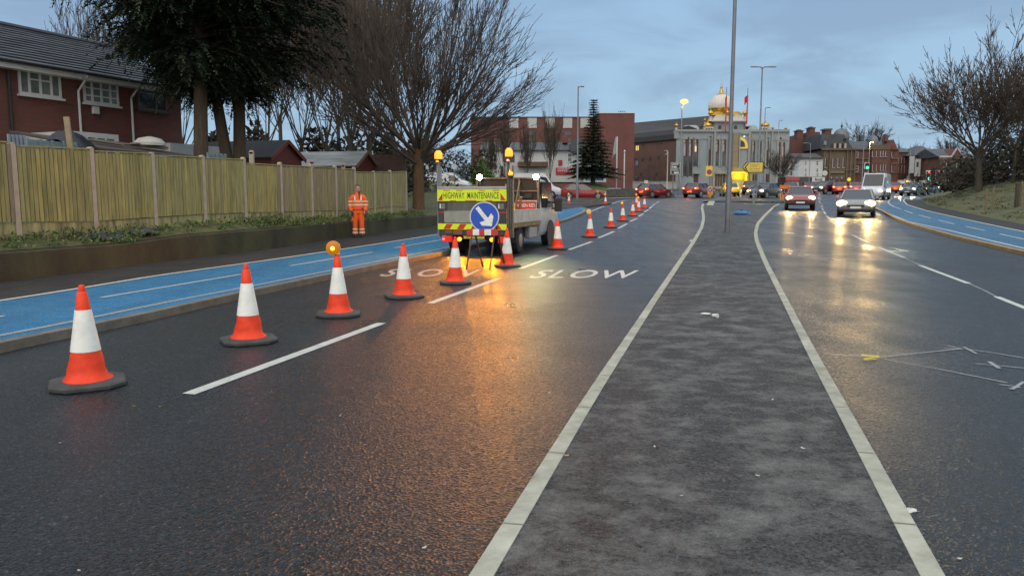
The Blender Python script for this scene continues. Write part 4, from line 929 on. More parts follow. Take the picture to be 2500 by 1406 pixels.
# ================================================================ TREES
m_bark = mat('bark_brown', (.075, .052, .034), .9, var=.35, scale=6, stretch=(2, 2, .4), bump=.5, bscale=14)
m_bark2 = mat('bark_grey_green', (.060, .052, .036), .9, var=.4, scale=5, stretch=(2, 2, .4))
m_twig = mat('twig_brown', (.078, .058, .044), .9, var=.3, scale=2)
m_trunk = mat('conifer_bark', (.078, .056, .034), .9, var=.4, scale=5, stretch=(3, 3, .35), bump=.6, bscale=12)
def bough(mb, p, d, L, r, lev, rr, up, spread, kids, tip, maxlev, thin):
    n = 5 if lev <= 1 else 4 if lev == 2 else 3; pts = [Vector(p)]; rs = [r]; d = Vector(d).normalized()
    for i in range(n):
        j = .09 if lev else .05
        d = (d+Vector((rr.uniform(-j, j), rr.uniform(-j, j), rr.uniform(-j, j)+up*(1 if lev else 0)))).normalized()
        pts.append(pts[-1]+d*L/n); rs.append(max(tip, r*(1-(i+1)/n*(.62 if lev < maxlev else .8))))
    mb.tube(pts, rs, 8 if lev == 0 else 5 if lev == 1 else 4 if lev == 2 else 3, cap=False)
    if lev >= maxlev: return
    for k in range(kids[lev]):
        f = rr.uniform(.25 if lev else .62, 1.0); q = f*n; i = min(int(q), n-1); pos = pts[i].lerp(pts[i+1], q-i); dd = (pts[i+1]-pts[i]).normalized()
        a = dd.orthogonal().normalized(); a.rotate(Matrix.Rotation(rr.uniform(0, 6.283), 3, dd)); ang = rr.uniform(*spread[lev])
        nd = dd*math.cos(ang)+a*math.sin(ang)
        bough(mb, pos, nd, L*rr.uniform(.5, .8)*thin[lev]*(1.15-.35*f if lev else 1), max(tip, rs[i]*rr.uniform(.42, .62)), lev+1, rr, up, spread, kids, tip, maxlev, thin)
    if lev: bough(mb, pts[-1], d, L*.5, rs[-1], lev+1, rr, up, spread, kids, tip, maxlev, thin)
def bare_tree(label, loc, seed, h=3.2, r=.24, limb=7., kids=(11, 8, 6, 4), spread=((.25, 1.0), (.35, .8), (.35, .75), (.3, .7)), up=.06, tip=.010, lean=(0, 0), maxlev=4, thin=(2.2, .85, .72, .6), name='bare_tree', group='leafless trees', m=None, mt_=None):
    rr = random.Random(seed); t = thing(name, label, 'tree', loc, 0, group)
    b = MB(); b.tube([(0,0,-.4), (0,0,.05), (lean[0]*.4, lean[1]*.4, h*.5), (lean[0], lean[1], h)], [r*1.45, r*1.2, r*.95, r*.85], 12, cap=False); b.build('trunk', m or m_bark, t, True)
    b = MB()
    for k in range(kids[0]):
        fr_ = (k+.5)/kids[0]; a = 2.3999*k+rr.uniform(-.3, .3); ang = spread[0][0]+(spread[0][1]-spread[0][0])*math.sqrt(fr_)*rr.uniform(.85, 1.05)
        p = Vector((lean[0], lean[1], h))*rr.uniform(.72, 1.0)
        bough(b, p, (math.cos(a)*math.sin(ang), math.sin(a)*math.sin(ang), math.cos(ang)), limb*rr.uniform(.85, 1.1)*(1.08-.22*ang), r*rr.uniform(.24, .42), 1, rr, up, spread, kids, tip, maxlev, thin)
    b.build('crown', mt_ or m_twig, t); return t
def dark_leaf(n, c, t2): return mat(n, c, .75, var=.4, scale=1.2, tint=t2)
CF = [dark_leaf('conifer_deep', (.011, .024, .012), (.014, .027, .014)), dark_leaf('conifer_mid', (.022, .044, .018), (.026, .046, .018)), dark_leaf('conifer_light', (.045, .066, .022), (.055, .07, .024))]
def spray(mb, rr, p, d, L, n, wide=.55, droop=.62, ls=1., lw=1.):
    """a flat drooping frond of narrow leaflets"""
    d = Vector(d).normalized(); side = d.cross(Vector((0,0,1)))
    side = side.normalized() if side.length > .05 else Vector((1,0,0))
    for i in range(n):
        f = rr.random(); q = p+d*L*f+Vector((0,0,-droop*L*f*f)); s = rr.choice((-1, 1))
        v = (d*rr.uniform(.4, 1)+side*s*rr.uniform(.2, wide*2)+Vector((0,0,rr.uniform(-.7, .25)))).normalized(); l = L*rr.uniform(.13, .28)*(1.1-.5*f)*ls
        u = v.cross(Vector((rr.uniform(-.5, .5), rr.uniform(-.5, .5), 1))).normalized()*l*rr.uniform(.13, .22)*lw
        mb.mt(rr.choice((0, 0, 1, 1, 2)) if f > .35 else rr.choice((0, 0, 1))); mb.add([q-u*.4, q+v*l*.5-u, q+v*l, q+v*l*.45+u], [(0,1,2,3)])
def cypress(label, loc, seed, trunks, prof, nb, z0, z1, clump, name='conifer_tree'):
    rr = random.Random(seed); t = thing(name, label, 'tree', loc, 0, 'dark conifers behind the garden fence')
    for pts, rs in trunks:
        b = MB(); b.tube(pts, rs, 12, cap=False); b.build('trunk', m_trunk, t, True)
    b = MB(); bb = MB()
    for k in range(nb):
        z = z0+(z1-z0)*rr.random()**1.15; a = rr.uniform(0, 6.283); Rm = prof(z, a)*rr.uniform(.55, 1.08)
        ax = trunks[k % len(trunks)][0]; f = min(1, z/ax[-1][2]); base = Vector(ax[0]).lerp(Vector(ax[-1]), f); base.z = z
        d = Vector((math.cos(a), math.sin(a), rr.uniform(-.12, .45)))
        bb.tube([base, base+d*Rm*.6, base+d*Rm+Vector((0,0,-.1*Rm))], [.05, .03, .012], 4, cap=False)
        for j in range(clump):
            f = rr.uniform(.22, 1.0); p = base+d*Rm*f+Vector((rr.gauss(0, .16), rr.gauss(0, .16), rr.gauss(0, .14)-.1*Rm*f*f))
            dd = d+Vector((rr.uniform(-.8, .8), rr.uniform(-.8, .8), rr.uniform(-.5, .15)))
            spray(b, rr, p, dd, rr.uniform(.5, .9), 54)
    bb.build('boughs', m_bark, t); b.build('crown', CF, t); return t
gz = left_z(-10.2, 24.5)
cypress('big dark conifer with a single pale trunk, nearer the brick house', (-9.75, 24.0, gz), 11, [([(0,0,-.2), (.03,0,1.8), (.12,.05,4.5), (.1,.1,9.5)], [.27, .22, .19, .06])],
        lambda z, a: (3.5+.5*math.sin(3*a)) * min(1, max(.1, (z-4.0)/2.3+.12)) * (1 if z < 8 else max(.2, (12-z)/4)), 260, 4.2, 10.5, 14)
cypress('big dark conifer with twin leaning trunks behind the red shed end of the fence', (-9.55, 26.0, gz), 12, [([(0,0,-.2), (-.1,0,1.8), (-.42,.0,4.2), (-.5,0,9)], [.24, .20, .17, .06]), ([(.30,.1,-.2), (.30,.1,2), (.38,.1,4.6), (.5,0,9.5)], [.23, .21, .18, .06])],
        lambda z, a: (3.7+.45*math.sin(2*a+1)) * min(1, max(.1, (z-3.9)/2.0+.15)) * (1 if z < 8 else max(.2, (12-z)/4)), 270, 4.0, 10.5, 14)
# the big spreading bare tree past the end of the fence
g = P(1022, 497, 34.5); 
bare_tree('largest spreading bare tree, with a thick trunk past the end of the fence', (g.x, 34.5, left_z(g.x, 34.5)), 21, h=2.7, r=.24, limb=5.2, kids=(24, 8, 6, 4), spread=((.12, 1.40), (.22, .6), (.22, .55), (.25, .6)), up=.07, tip=.009, lean=(.05, 0), m=mat('bark_warm', (.12, .065, .03), .9, var=.35, scale=6, stretch=(2, 2, .4), bump=.5, bscale=14))
bt = bare_tree('slim bare tree close behind the red garden shed', (-8.4, 40, left_z(-8.4, 40)), 22, h=3.6, r=.12, limb=5.4, kids=(9, 7, 5, 3), spread=((.06, .7), (.25, .6), (.25, .6), (.3, .6)), up=.12, tip=.013, m=m_bark2)
for i, (px, Y, sc_, rz, lab) in enumerate(((905, 44, 1.15, 1.3, 'tall bare tree between the big spreading tree and the conifers'), (858, 48, 1.2, 2.2, 'tall bare tree behind the shed with the pale roof'), (800, 40, .95, 3.1, 'bare tree just clear of the conifer crown'), (740, 46, 1.1, 4.4, 'bare tree showing under the conifer crown above the red shed'), (655, 44, 1.0, 5.2, 'bare tree seen through the gap between conifer trunk and shed'), (960, 52, 1.25, .6, 'bare tree standing behind the trunk of the big spreading tree'), (690, 58, 1.3, 2.9, 'farther bare tree filling the gap above the shed roof'), (830, 60, 1.35, 4.0, 'farther bare tree of the thicket behind the fence'), (450, 42, .9, 1.0, 'bare tree at the corner of the brick house'), (250, 52, 1.0, 3.6, 'bare tree top showing over the roof of the brick house'))):
    x = P(px, 480, Y).x; dup(bt, (x, Y, left_z(x, Y)-.2), rz, lab, sc_)
# dense low brush under those trees
BR = [mat('brush_brown', (.045, .032, .018), .9, var=.5, scale=1), mat('brush_olive', (.040, .040, .016), .9, var=.5, scale=1), mat('brush_grey', (.055, .045, .032), .9, var=.4, scale=1)]
def bush(label, loc, seed, rx, ry, h, n, mats=BR, L=(.25, .6), name='bush', group=None, twig=.5):
    rr = random.Random(seed); t = thing(name, label, 'bush', loc, 0, group); b = MB()
    for i in range(n):
        a = rr.uniform(0, 6.283); q = rr.random()**.5; z = rr.random(); k = math.sqrt(max(.05, 1-z*z*.85)); lump = 1+.22*math.sin(3*a+seed)+.15*math.sin(5*a+z*4)
        p = Vector((rx*q*k*lump*math.cos(a), ry*q*k*lump*math.sin(a), h*z*(.85+.25*math.sin(2.3*a+seed))))
        v = Vector((rr.uniform(-1, 1), rr.uniform(-1, 1), rr.uniform(-.2, 1.1))).normalized(); l = rr.uniform(*L); u = v.orthogonal().normalized()*l*rr.uniform(.06, .3)*twig*2
        b.mt(rr.randrange(3)); b.add([p-u*.3, p+v*l*.5-u, p+v*l, p+v*l*.5+u], [(0,1,2,3)])
    b.build('foliage', mats, t)
    b = MB()
    for k in range(7): a = rr.uniform(0, 6.28); b.tube([(0,0,-.2), (rx*.4*math.cos(a), ry*.4*math.sin(a), h*.7)], [.06, .02], 4, cap=False)
    b.build('stems', m_twig, t); return t
for i, (px, Y, rx, h, lab) in enumerate(((640, 46, 3.0, 4.4, 'brown thicket behind the red shed'), (790, 48, 3.4, 4.2, 'brown thicket behind the pale roofed shed'), (900, 52, 3.4, 4.0, 'brown thicket between the sheds and the big bare tree'), (985, 58, 3.2, 3.6, 'brown brush beyond the end of the garden fence'), (1150, 98, 4.0, 5.0, 'olive brush beyond the amber beacon'), (1050, 98, 4.2, 5.2, 'dark brush behind the small white van'), (540, 44, 2.8, 3.8, 'dark thicket between the conifer trunks'), (1180, 90, 1.5, 3.6, 'ragged green shrub in front of the white pub'))):
    x = P(px, 480, Y).x; bush(lab, (x, Y, left_z(min(x, 2), Y)-.3 if px < 1100 else zg(Y)+.2), 60+i, rx, 1.6, h, 2600, group='brush behind the fence', mats=BR if i != 7 else [GV[0], BR[1], GV[1]])
# fir on the mound
def fir(label, loc, seed, H, Rb, name='fir_tree'):
    rr = random.Random(seed); t = thing(name, label, 'tree', loc, 0)
    b = MB(); b.tube([(0,0,-.3), (0,0,H*.5), (0,0,H)], [.32, .2, .03], 10, cap=False); b.build('trunk', m_bark2, t, True)
    b = MB(); z = H*.15
    while z < H*.985:
        f = 1-(z-H*.10)/(H*.92); Lb = Rb*(f**1.25)*rr.uniform(.8, 1.15); n = int(9+8*f)
        for k in range(n):
            a = 6.283*k/n+rr.uniform(-.3, .3); l = max(.2, Lb*rr.uniform(.6, 1.15)); d = Vector((math.cos(a), math.sin(a), .18+.4*(1-f)))
            m_ = max(4, int(l*6))
            for j in range(m_):
                q = (j+.5)/m_; p = Vector((0,0,z))+d*l*q+Vector((0,0,-.42*l*q*q+.10*l*q**4)); spray(b, rr, p, d+Vector((rr.uniform(-.5, .5), rr.uniform(-.5, .5), -.25)), rr.uniform(.8, 1.3)*(1.15-.4*q)*(.35+.65*f), 13, .6, .3, 1.7, 1.5)
        z += H*.034*(.7+.6*f)
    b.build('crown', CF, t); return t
# bare tree and brush on the far bank
g = P(2392, 440, 58); g.z = bank_z(g.x, 58)
bare_tree('big bare tree spreading over the grass bank beyond the oncoming traffic', (g.x, 58, g.z-.2), 31, h=3.4, r=.22, limb=5.7, kids=(18, 8, 6, 4), spread=((.15, 1.15), (.3, .8), (.35, .8), (.3, .7)), up=.07, tip=.018, lean=(-.25, 0), m=m_bark2, thin=(2.2, .75, .62, .55))
bt2 = bare_tree('slimmer bare tree at the top of the grass bank', (0, 0, 0), 33, h=3.0, r=.11, limb=4.2, kids=(8, 7, 5, 3), spread=((.1, .75), (.3, .7), (.3, .7), (.3, .7)), up=.09, tip=.018, m=m_bark2)
x = P(2475, 440, 56).x; bt2.location = (x, 56, bank_z(x, 56)-.2)
x = P(2560, 440, 60).x; dup(bt2, (x, 60, bank_z(x, 60)-.2), 2.0, 'slimmer bare tree farther along the top of the grass bank', 1.1)
x = P(2530, 440, 75).x; dup(bt2, (x, 75, bank_z(x, 75)-.2), 4.0, 'distant bare tree at the far side of the grass bank', 1.1)
for i, (px, Y, rx, h, lab) in enumerate(((2440, 66, 4.5, 4.2, 'dark brown thicket behind the bank tree'), (2505, 62, 4.0, 5.4, 'tallest dark thicket at the top of the grass bank'), (2365, 72, 4.5, 3.0, 'low brown scrub where the grass bank meets the brick hall'), (2590, 55, 4.0, 4.6, 'dark thicket farthest along the grass bank'))):
    x = P(px, 440, Y).x; bush(lab, (x, Y, bank_z(x, Y)-.4), 80+i, rx, 2.2, h, 3600, group='scrub on the grass bank')
mb = MB(); rr = random.Random(77)
for i in range(260):
    y = rr.uniform(26, 70); x = GE(y)+rr.uniform(.2, 9)**1.0; leaf_patch(mb, rr, (x, y, bank_z(x, y)), 16, .4, .07, (.06, .18))
kind(tag(mb.build('rough_grass', [mat('dry_grass', (.085, .08, .03), .8, var=.4), mat('bank_grass_green', (.06, .08, .025), .8, var=.4), mat('bank_grass_dull', (.05, .055, .02), .8, var=.4)]), 'rough winter grass tufts over the far bank', 'grass'), 'stuff')
# young tree stakes on the bank
for i, (px, lab) in enumerate(((2407, 'slim timber stake of the pair in the rough grass, nearer the traffic'), (2424, 'slim timber stake of the pair in the rough grass, nearer the dark post'), (2482, 'thick dark timber post in the rough grass under the thicket'), (2492, 'pale timber stake close beside the thick dark post'))):
    Y = 41; q = P(px, 497, Y); z = bank_z(q.x, Y); b = MB(); r_ = .045 if i != 2 else .12
    b.lathe([(r_, -.2), (r_, 1.25), (r_*.6, 1.3)], 8); o = b.build('timber_post', mat('stake_timber', (.17, .13, .07), .8, var=.3, stretch=(4, 4, .5)) if i != 2 else m_bark2, None, True); o.location = (q.x, Y, z); tag(o, lab, 'post', 'timber stakes on the grass bank')
# distant trees over the roofs
dt = bare_tree('slim pale poplar rising between the red building panels', (0, 0, 0), 41, h=3, r=.10, limb=7, kids=(9, 9, 8), spread=((.05, .3), (.15, .4), (.2, .5)), up=.16, tip=.02, maxlev=3, thin=(2, .7, .6), name='poplar_tree', group='slim leafless street trees')
x = P(1343, 440, 98).x; dt.location = (x, 98, zg(98)); dt.scale = (.72,)*3
for px, Y, s, lab in ((1285, 96, .6, 'slim bare street tree in front of the white pub, nearer the truck'), (1232, 96, .66, 'slim bare street tree behind the truck beacon'), (1200, 98, .55, 'slim bare street tree at the end of the white pub')):
    x = P(px, 440, Y).x; dup(dt, (x, Y, zg(Y)), px*.7, lab, s)
dr = bare_tree('round bare tree over the roofs beside the domed stone building', (0, 0, 0), 43, h=4, r=.22, limb=6, kids=(12, 10, 9), spread=((.1, 1.0), (.3, .8), (.3, .8)), up=.05, tip=.03, maxlev=3, thin=(2, .75, .7), group='round leafless trees over the roofs')
x = P(2115, 400, 190).x; dr.location = (x, 190, 8.5)
for px, Y, z, s, lab in ((2210, 200, 5.5, .9, 'round bare tree over the roofs beyond the brick terrace'), (2320, 200, 6, 1.0, 'round bare tree over the roof of the gothic hall'), (1908, 128, 2.6, .62, 'dark bare street tree against the end of the grey temple front')):
    x = P(px, 400, Y).x; dup(dr, (x, Y, z), px*.3, lab, s)
# ================================================================ BUILDINGS
m_brick = brick_mat('house_brick', (.175, .052, .038), (.13, .042, .033), (.10, .065, .055))
m_brickf = mat('red_brick_far', (.15, .058, .047), .85, var=.22, scale=.5, detail=8)
m_brickb = mat('brown_brick_far', (.135, .072, .054), .85, var=.25, scale=.35, detail=8)
m_brickv = mat('victorian_brick', (.13, .058, .042), .85, var=.3, scale=.6, detail=8)
m_stone = mat('dark_sandstone', (.135, .10, .065), .85, var=.3, scale=.5, detail=8)
m_slate = mat('slate_roof', (.06, .063, .07), .6, var=.3, scale=.8)
m_tile = mat('concrete_tile_roof', (.040, .042, .050), .5, var=.3, scale=2, stretch=(.6, 1, 1))
m_upvc = mat('white_window_frame', (.62, .62, .60), .4, var=.06)
m_net = mat('net_curtain_glass', (.16, .19, .18), .15, var=.4, scale=2.5, spec=.8)
m_render = mat('white_render', (.52, .53, .52), .8, var=.12, scale=.4)
m_litw = lamp_mat('lit_window', (1, .72, .22), .9)
m_marble = mat('grey_marble', (.24, .28, .30), .5, var=.18, scale=.35, detail=9)
m_marblew = mat('pale_marble_trim', (.28, .285, .27), .6, var=.12, scale=.6)
m_gold = mat('gilded_copper', (.60, .36, .07), .3, metal=.85, var=.2, scale=1)
m_wstone = mat('white_dome_stone', (.58, .55, .49), .6, var=.12, scale=.5)
m_brown = mat('brown_joinery', (.07, .035, .03), .6, var=.25)
m_pinkg = mat('window_blind_glass', (.40, .34, .35), .3, var=.2, scale=.8)
m_roofd = mat('dark_metal_roof', (.035, .033, .035), .8, var=.15, scale=.3)
# ---- brick terraced house behind the fence
HX0, HM, HY0 = -25.6, .44, 22.95
def hs(px, py):
    k = ray(px, py)[0]; Y = HX0/(k-HM); return (Y-HY0)*1.0925, P(px, py, Y).z
HO = Vector((HX0+HM*HY0, HY0, 0)); HA = math.atan2(.915, .403)
H = thing('terraced_house', 'long red brick terraced house with a dark tiled roof behind the fence', 'house', HO, HA)
s_end = hs(441, 260)[0]; z_e = hs(0, 139)[1]-.08
b = MB(); b.box(-6, s_end, 0, 8, .4, z_e); b.build('wall', m_brick, H)
b = MB(); n = 15; rise = 2.0; run = 4.3; rr = random.Random(1)
for i in range(n):
    y0 = -.35+run*i/n; y1 = -.35+run*(i+1.12)/n; z0 = z_e-.10+rise*i/n+.035; z1 = z_e-.10+rise*(i+1)/n+.0
    rows = [[(-6.3+(s_end+6.6)*j/24, y, z+rr.uniform(-.006, .006)) for j in range(25)] for y, z in ((y0, z0-.05), (y0, z0), (y1, z1))]; b.sheet(rows)
b.add([(-6.3, 4.0, z_e+rise-.1), (s_end+.3, 4.0, z_e+rise-.1), (s_end+.3, 8.3, z_e-.15), (-6.3, 8.3, z_e-.15)], [(0,1,2,3)])
b.tube([(-6.3, 3.98, z_e+rise-.08), (s_end+.3, 3.98, z_e+rise-.08)], .11, 8)
rf_ = b.build('roof', m_tile, H)
b = MB(); b.prism([(0, z_e-.05), (4, z_e+rise-.15), (8, z_e-.05)], 'x', s_end-.12, s_end+.002); b.build('gable', m_brick, H)
b = MB(); b.box(-6.3, s_end+.3, -.36, -.33, z_e-.26, z_e-.06); b.box(-6.3, s_end+.3, -.33, 0, z_e-.26, z_e-.24); b.build('fascia', m_upvc, H)
b = MB(); b.tube([(-6.3, -.42, z_e-.06), (s_end+.3, -.42, z_e-.06)], .055, 8); b.build('gutter', mat('gutter_black', (.03, .03, .035), .4, var=.1), H)
def house_window(tl, br, cols, rows, white=True, lit=False):
    s0, z1 = hs(*tl); s1, z0 = hs(*br); fm = m_upvc if white else mat('dark_frame', (.10, .08, .07), .5)
    f = MB(); fw = .07
    def q(a, b_, c, d): f.box(a, b_, -.055, .01, c, d)
    q(s0, s1, z1-fw, z1); q(s0, s1, z0, z0+fw); q(s0, s0+fw, z0+fw, z1-fw); q(s1-fw, s1, z0+fw, z1-fw)
    xs_ = [s0]+[s0+(s1-s0)*c for c in cols]+[s1]
    for c in xs_[1:-1]: f.box(c-.035, c+.035, -.05, .01, z0+fw, z1-fw)
    for j, rw in enumerate(rows):
        for r_ in rw: f.box(xs_[j]+.03, xs_[j+1]-.03, -.045, .01, z0+(z1-z0)*r_-.022, z0+(z1-z0)*r_+.022)
    w_ = f.build('window', fm, H)
    g_ = MB(); g_.box(s0+.03, s1-.03, -.02, .012, z0+.03, z1-.03); g_.build('pane', m_net if white else m_glass, w_)
    sl = MB(); sl.box(s0-.06, s1+.06, -.13, 0, z0-.07, z0-.005); sl.build('sill', m_upvc if white else m_brown, w_)
house_window((41,165), (149,242), (.24,.5,.76), ((),(.62,),(.62,),()))
house_window((200,193), (289,261), (.24,.5,.76), ((.33,.66),(.33,.66),(.33,.66),(.33,.66)))
house_window((332,212), (407,276), (.62,), ((),(.7,)), white=False)
for (pxt, pyt, pxb) in ((186,195,191), (316,222,323)):
    s, z = hs(pxt, pyt); s2 = hs(pxb, 330)[0]
    b = MB(); b.tube([(s+.15, -.38, z_e-.12), (s+.12, -.3, z_e-.25), (s, -.07, z_e-.62), (s, -.07, .6)], .04, 8); b.build('downpipe', m_upvc, H)
s, z = hs(22, 250); b = MB(); b.tube([(s, -.06, z_e-.3), (s, -.06, .6)], .05, 8); b.build('downpipe', m_black, H)
s, z = hs(232, 270); b = MB(); b.box(s-.14, s+.10, -.11, 0, z-.13, z+.13); b.build('alarm_box', m_upvc, H, bevel=.02)
s0, z1 = hs(55, 318); s1, z0 = hs(174, 345)
b = MB(); b.box(s0, s1, -2.2, 0, .6, z1-.1); b.build('extension', m_upvc, H)
for k in range(4):
    b = MB(); x0 = s0+.2+(s1-s0-.3)*k/4; b.box(x0, x0+(s1-s0)*.15, -2.215, -2.19, z1-.75, z1-.25); b.build('extension_window', m_glass, H)
s0, z1 = hs(345, 338); s1 = hs(470, 345)[0]
b = MB(); b.box(s0, s1, -1.4, 0, .6, z1-.2); b.build('porch', m_upvc, H)
# ---- things in the back gardens
def along(px, py, off):
    """point on a line parallel to the fence, off metres behind it, under pixel px; z from py"""
    k = ray(px, py)[0]; o = FO-RN*off; s = (k*o.y-o.x)/(RD.x-k*RD.y); q = o+RD*s; return Vector((q.x, q.y, P(px, py, q.y).z))
def garden_panel(px0, px1, pt, off, lab, mm):
    A, B = along(px0, pt, off), along(px1, pt, off); t = thing('fence_panel', lab, 'fence', (A.x, A.y, .9), math.atan2(B.y-A.y, B.x-A.x)); L = (B-A).xy.length
    b = MB(); nr = 7; hgt = A.z-.9
    for r_ in range(nr):
        z0 = hgt-.15*(r_+1); b.box(0, L, -.012, .012+.004*(r_ % 2), z0+.006, z0+.15)
    b.build('slats', mm, t)
    b = MB()
    for k in range(5): x = L*k/4; b.box(x-.025, x+.025, -.05, -.013, -.1, hgt+.02)
    b.build('battens', mm, t); return t
m_bluef = mat('blue_green_fence_stain', (.15, .22, .235), .8, var=.2, scale=3, stretch=(1, 1, 6))
garden_panel(64, 181, 340, 1.2, 'pale blue green slatted garden panel behind the timber fence', m_bluef)
garden_panel(18, 56, 330, 2.6, 'grey blue slatted panel behind, nearer the edge of the house', mat('grey_blue_stain', (.24, .27, .31), .8, var=.2))
garden_panel(505, 548, 374, 1.6, 'small blue slatted panel beside the conifer trunks', m_bluef)
A = along(181, 360, 1.0); B = along(171, 286, 1.0)
b = MB(); b.bar((A.x, A.y, A.z-1.2), (B.x-.05, A.y-.1, B.z), .11, .05); tag(b.build('timber_plank', mat('bare_plank', (.33, .25, .15), .8, var=.25)), 'bare timber plank leaning upright against the garden panel', 'plank')
# dark tarpaulin over a heap
A = along(190, 348, 1.8); B = along(322, 362, 1.8); mb = MB(); rr = random.Random(4); rows = []
for i in range(19):
    f = i/18; q = A.lerp(B, f); hgt = (.25+.75*math.sin(math.pi*min(1, f*1.25+.12))**.6)*(.75 if f < .65 else .5)
    rows.append([(q.x-RN.x*d, q.y-RN.y*d, A.z-.55+hgt*math.sin(math.pi*(.06+.88*d/1.5))*1.25+rr.uniform(-.05, .05)+.08*math.sin(7*f+d*3)) for d in [1.5*j/8 for j in range(9)]])
mb.sheet(rows); tag(mb.build('tarpaulin', mat('black_tarpaulin', (.010, .012, .020), .55, var=.3, bump=.6, bscale=5), smooth=True), 'crumpled blue black tarpaulin draped over a heap behind the fence', 'tarpaulin')
# low felt roof of a lean-to with loose planks
A = along(250, 345, 2.4); B = along(500, 372, 2.4); t = thing('lean_to', 'low felt roofed lean-to with loose boards on top behind the fence', 'shed', (A.x, A.y, A.z-1.25), math.atan2(B.y-A.y, B.x-A.x)); L = (B-A).xy.length
b = MB(); b.box(0, L, .1, 2.4, -.4, .95); b.build('wall', m_brown, t)
b = MB(); b.add([(-.2, -.2, 1.0), (L+.2, -.2, .95), (L+.2, 2.7, 1.38), (-.2, 2.7, 1.5), (-.2, -.2, 1.06), (L+.2, -.2, 1.01), (L+.2, 2.7, 1.44), (-.2, 2.7, 1.56)], [(3,2,1,0), (4,5,6,7), (0,1,5,4), (1,2,6,5), (2,3,7,6), (3,0,4,7)]); b.build('roof', mat('roof_felt', (.055, .045, .038), .8, var=.4, scale=3), t)
for k, (x0, x1) in enumerate(((L*.35, L*.8), (L*.15, L*.45), (L*.55, L*.98))):
    b = MB(); b.bar((x0, 1.6-.3*k, 1.42-.03*k), (x1, .7+.3*k, 1.25+.05*k), .18, .04); b.build('loose_board', mat('weathered_board', (.20, .16, .11), .8, var=.3), t)
A = along(365, 337, 3.4); b = MB(); b.lathe([(.42, 0), (.42, .08), (.3, .2), (.05, .26)], 20); o = b.build('garden_table', mat('pale_lid', (.40, .40, .36), .6), None, True); o.location = (A.x, A.y, A.z-.22); tag(o, 'pale domed lid showing above the lean-to roof', 'lid')
# ---- garden sheds, long axis square to the road
def shed(px, py, Y, wd, L, eave, lab, body, roof, edge):
    p = P(px, py, Y); gz_ = left_z(p.x, Y); t = thing('garden_shed', lab, 'shed', (p.x, Y, gz_), math.atan2(-.2826, .9593), 'garden sheds')
    hz = p.z-gz_; h = wd/2; ez = hz-(eave)
    b = MB(); b.prism([(-h, -.6), (h, -.6), (h, ez), (0, hz), (-h, ez)], 'x', -L, 0); wl = fixn(b.build('wall', body, t))
    for s in (-1, 1):
        b = MB(); e_ = h+.14; k = (hz-ez)/h
        b.add([(-L-.12, 0, hz+.02), (.12, 0, hz+.02), (.12, s*e_, hz-k*e_+.02), (-L-.12, s*e_, hz-k*e_+.02), (-L-.12, 0, hz+.06), (.12, 0, hz+.06), (.12, s*e_, hz-k*e_+.06), (-L-.12, s*e_, hz-k*e_+.06)], [(0,1,2,3), (7,6,5,4), (0,4,5,1), (1,5,6,2), (2,6,7,3), (3,7,4,0)]); fixn(b.build('roof', roof, t))
        b = MB(); b.bar((.13, 0, hz+.0), (.13, s*e_, hz-k*e_-.0), .03, .14); b.build('barge_board', edge, t)
    return t
m_shed = mat('shed_red_stain', (.115, .028, .020), .75, var=.2, scale=3, stretch=(.5, .5, 9))
shed(698, 346, 29.5, 2.1, 3.6, .62, 'red brown timber shed with a dark felt roof and pointed gable', m_shed, mat('shed_felt_dark', (.030, .034, .038), .8, var=.3), mat('barge_red', (.16, .045, .03), .7))
t = shed(893, 372, 34.5, 2.0, 3.9, .60, 'red brown timber shed with a pale grey felt roof', m_shed, mat('shed_felt_pale', (.24, .26, .275), .6, var=.45, scale=1.6, stretch=(.6, 3, 3)), mat('barge_brown', (.19, .12, .07), .7))
b = MB(); b.box(-2.7, -1.9, -1.04, -1.0, .9, 1.25); b.build('window', m_upvc, t)
for px, py, lab in ((614, 372, 'rounded concrete post behind the fence before the red shed wall'), (762, 396, 'rounded concrete post behind the fence between the two sheds'), (838, 404, 'rounded concrete post behind the fence under the pale roofed shed')):
    A = along(px, py, .9); b = MB(); b.box(-.06, .06, -.05, .05, -1, 0); b.tube([(0, -.05, 0), (0, .05, 0)], .06, 12); o = b.build('concrete_post', m_post); o.location = A; tag(o, lab, 'post', 'spare posts behind the fence')
A = along(940, 372, 3); t = thing('fence_panel', 'dark brown timber screen beyond the sheds near the fence end', 'fence', (A.x, A.y, A.z-1.6), 0)
b = MB()
for k in range(10): b.box(-.9, .9, -.02-.006*(k % 2), .02, .15*k+.008, .15*k+.15)
b.build('slats', m_brown, t); b = MB(); b.box(-.95, -.85, -.05, .05, -.2, 1.6); b.box(.85, .95, -.05, .05, -.2, 1.6); b.build('posts', m_brown, t)

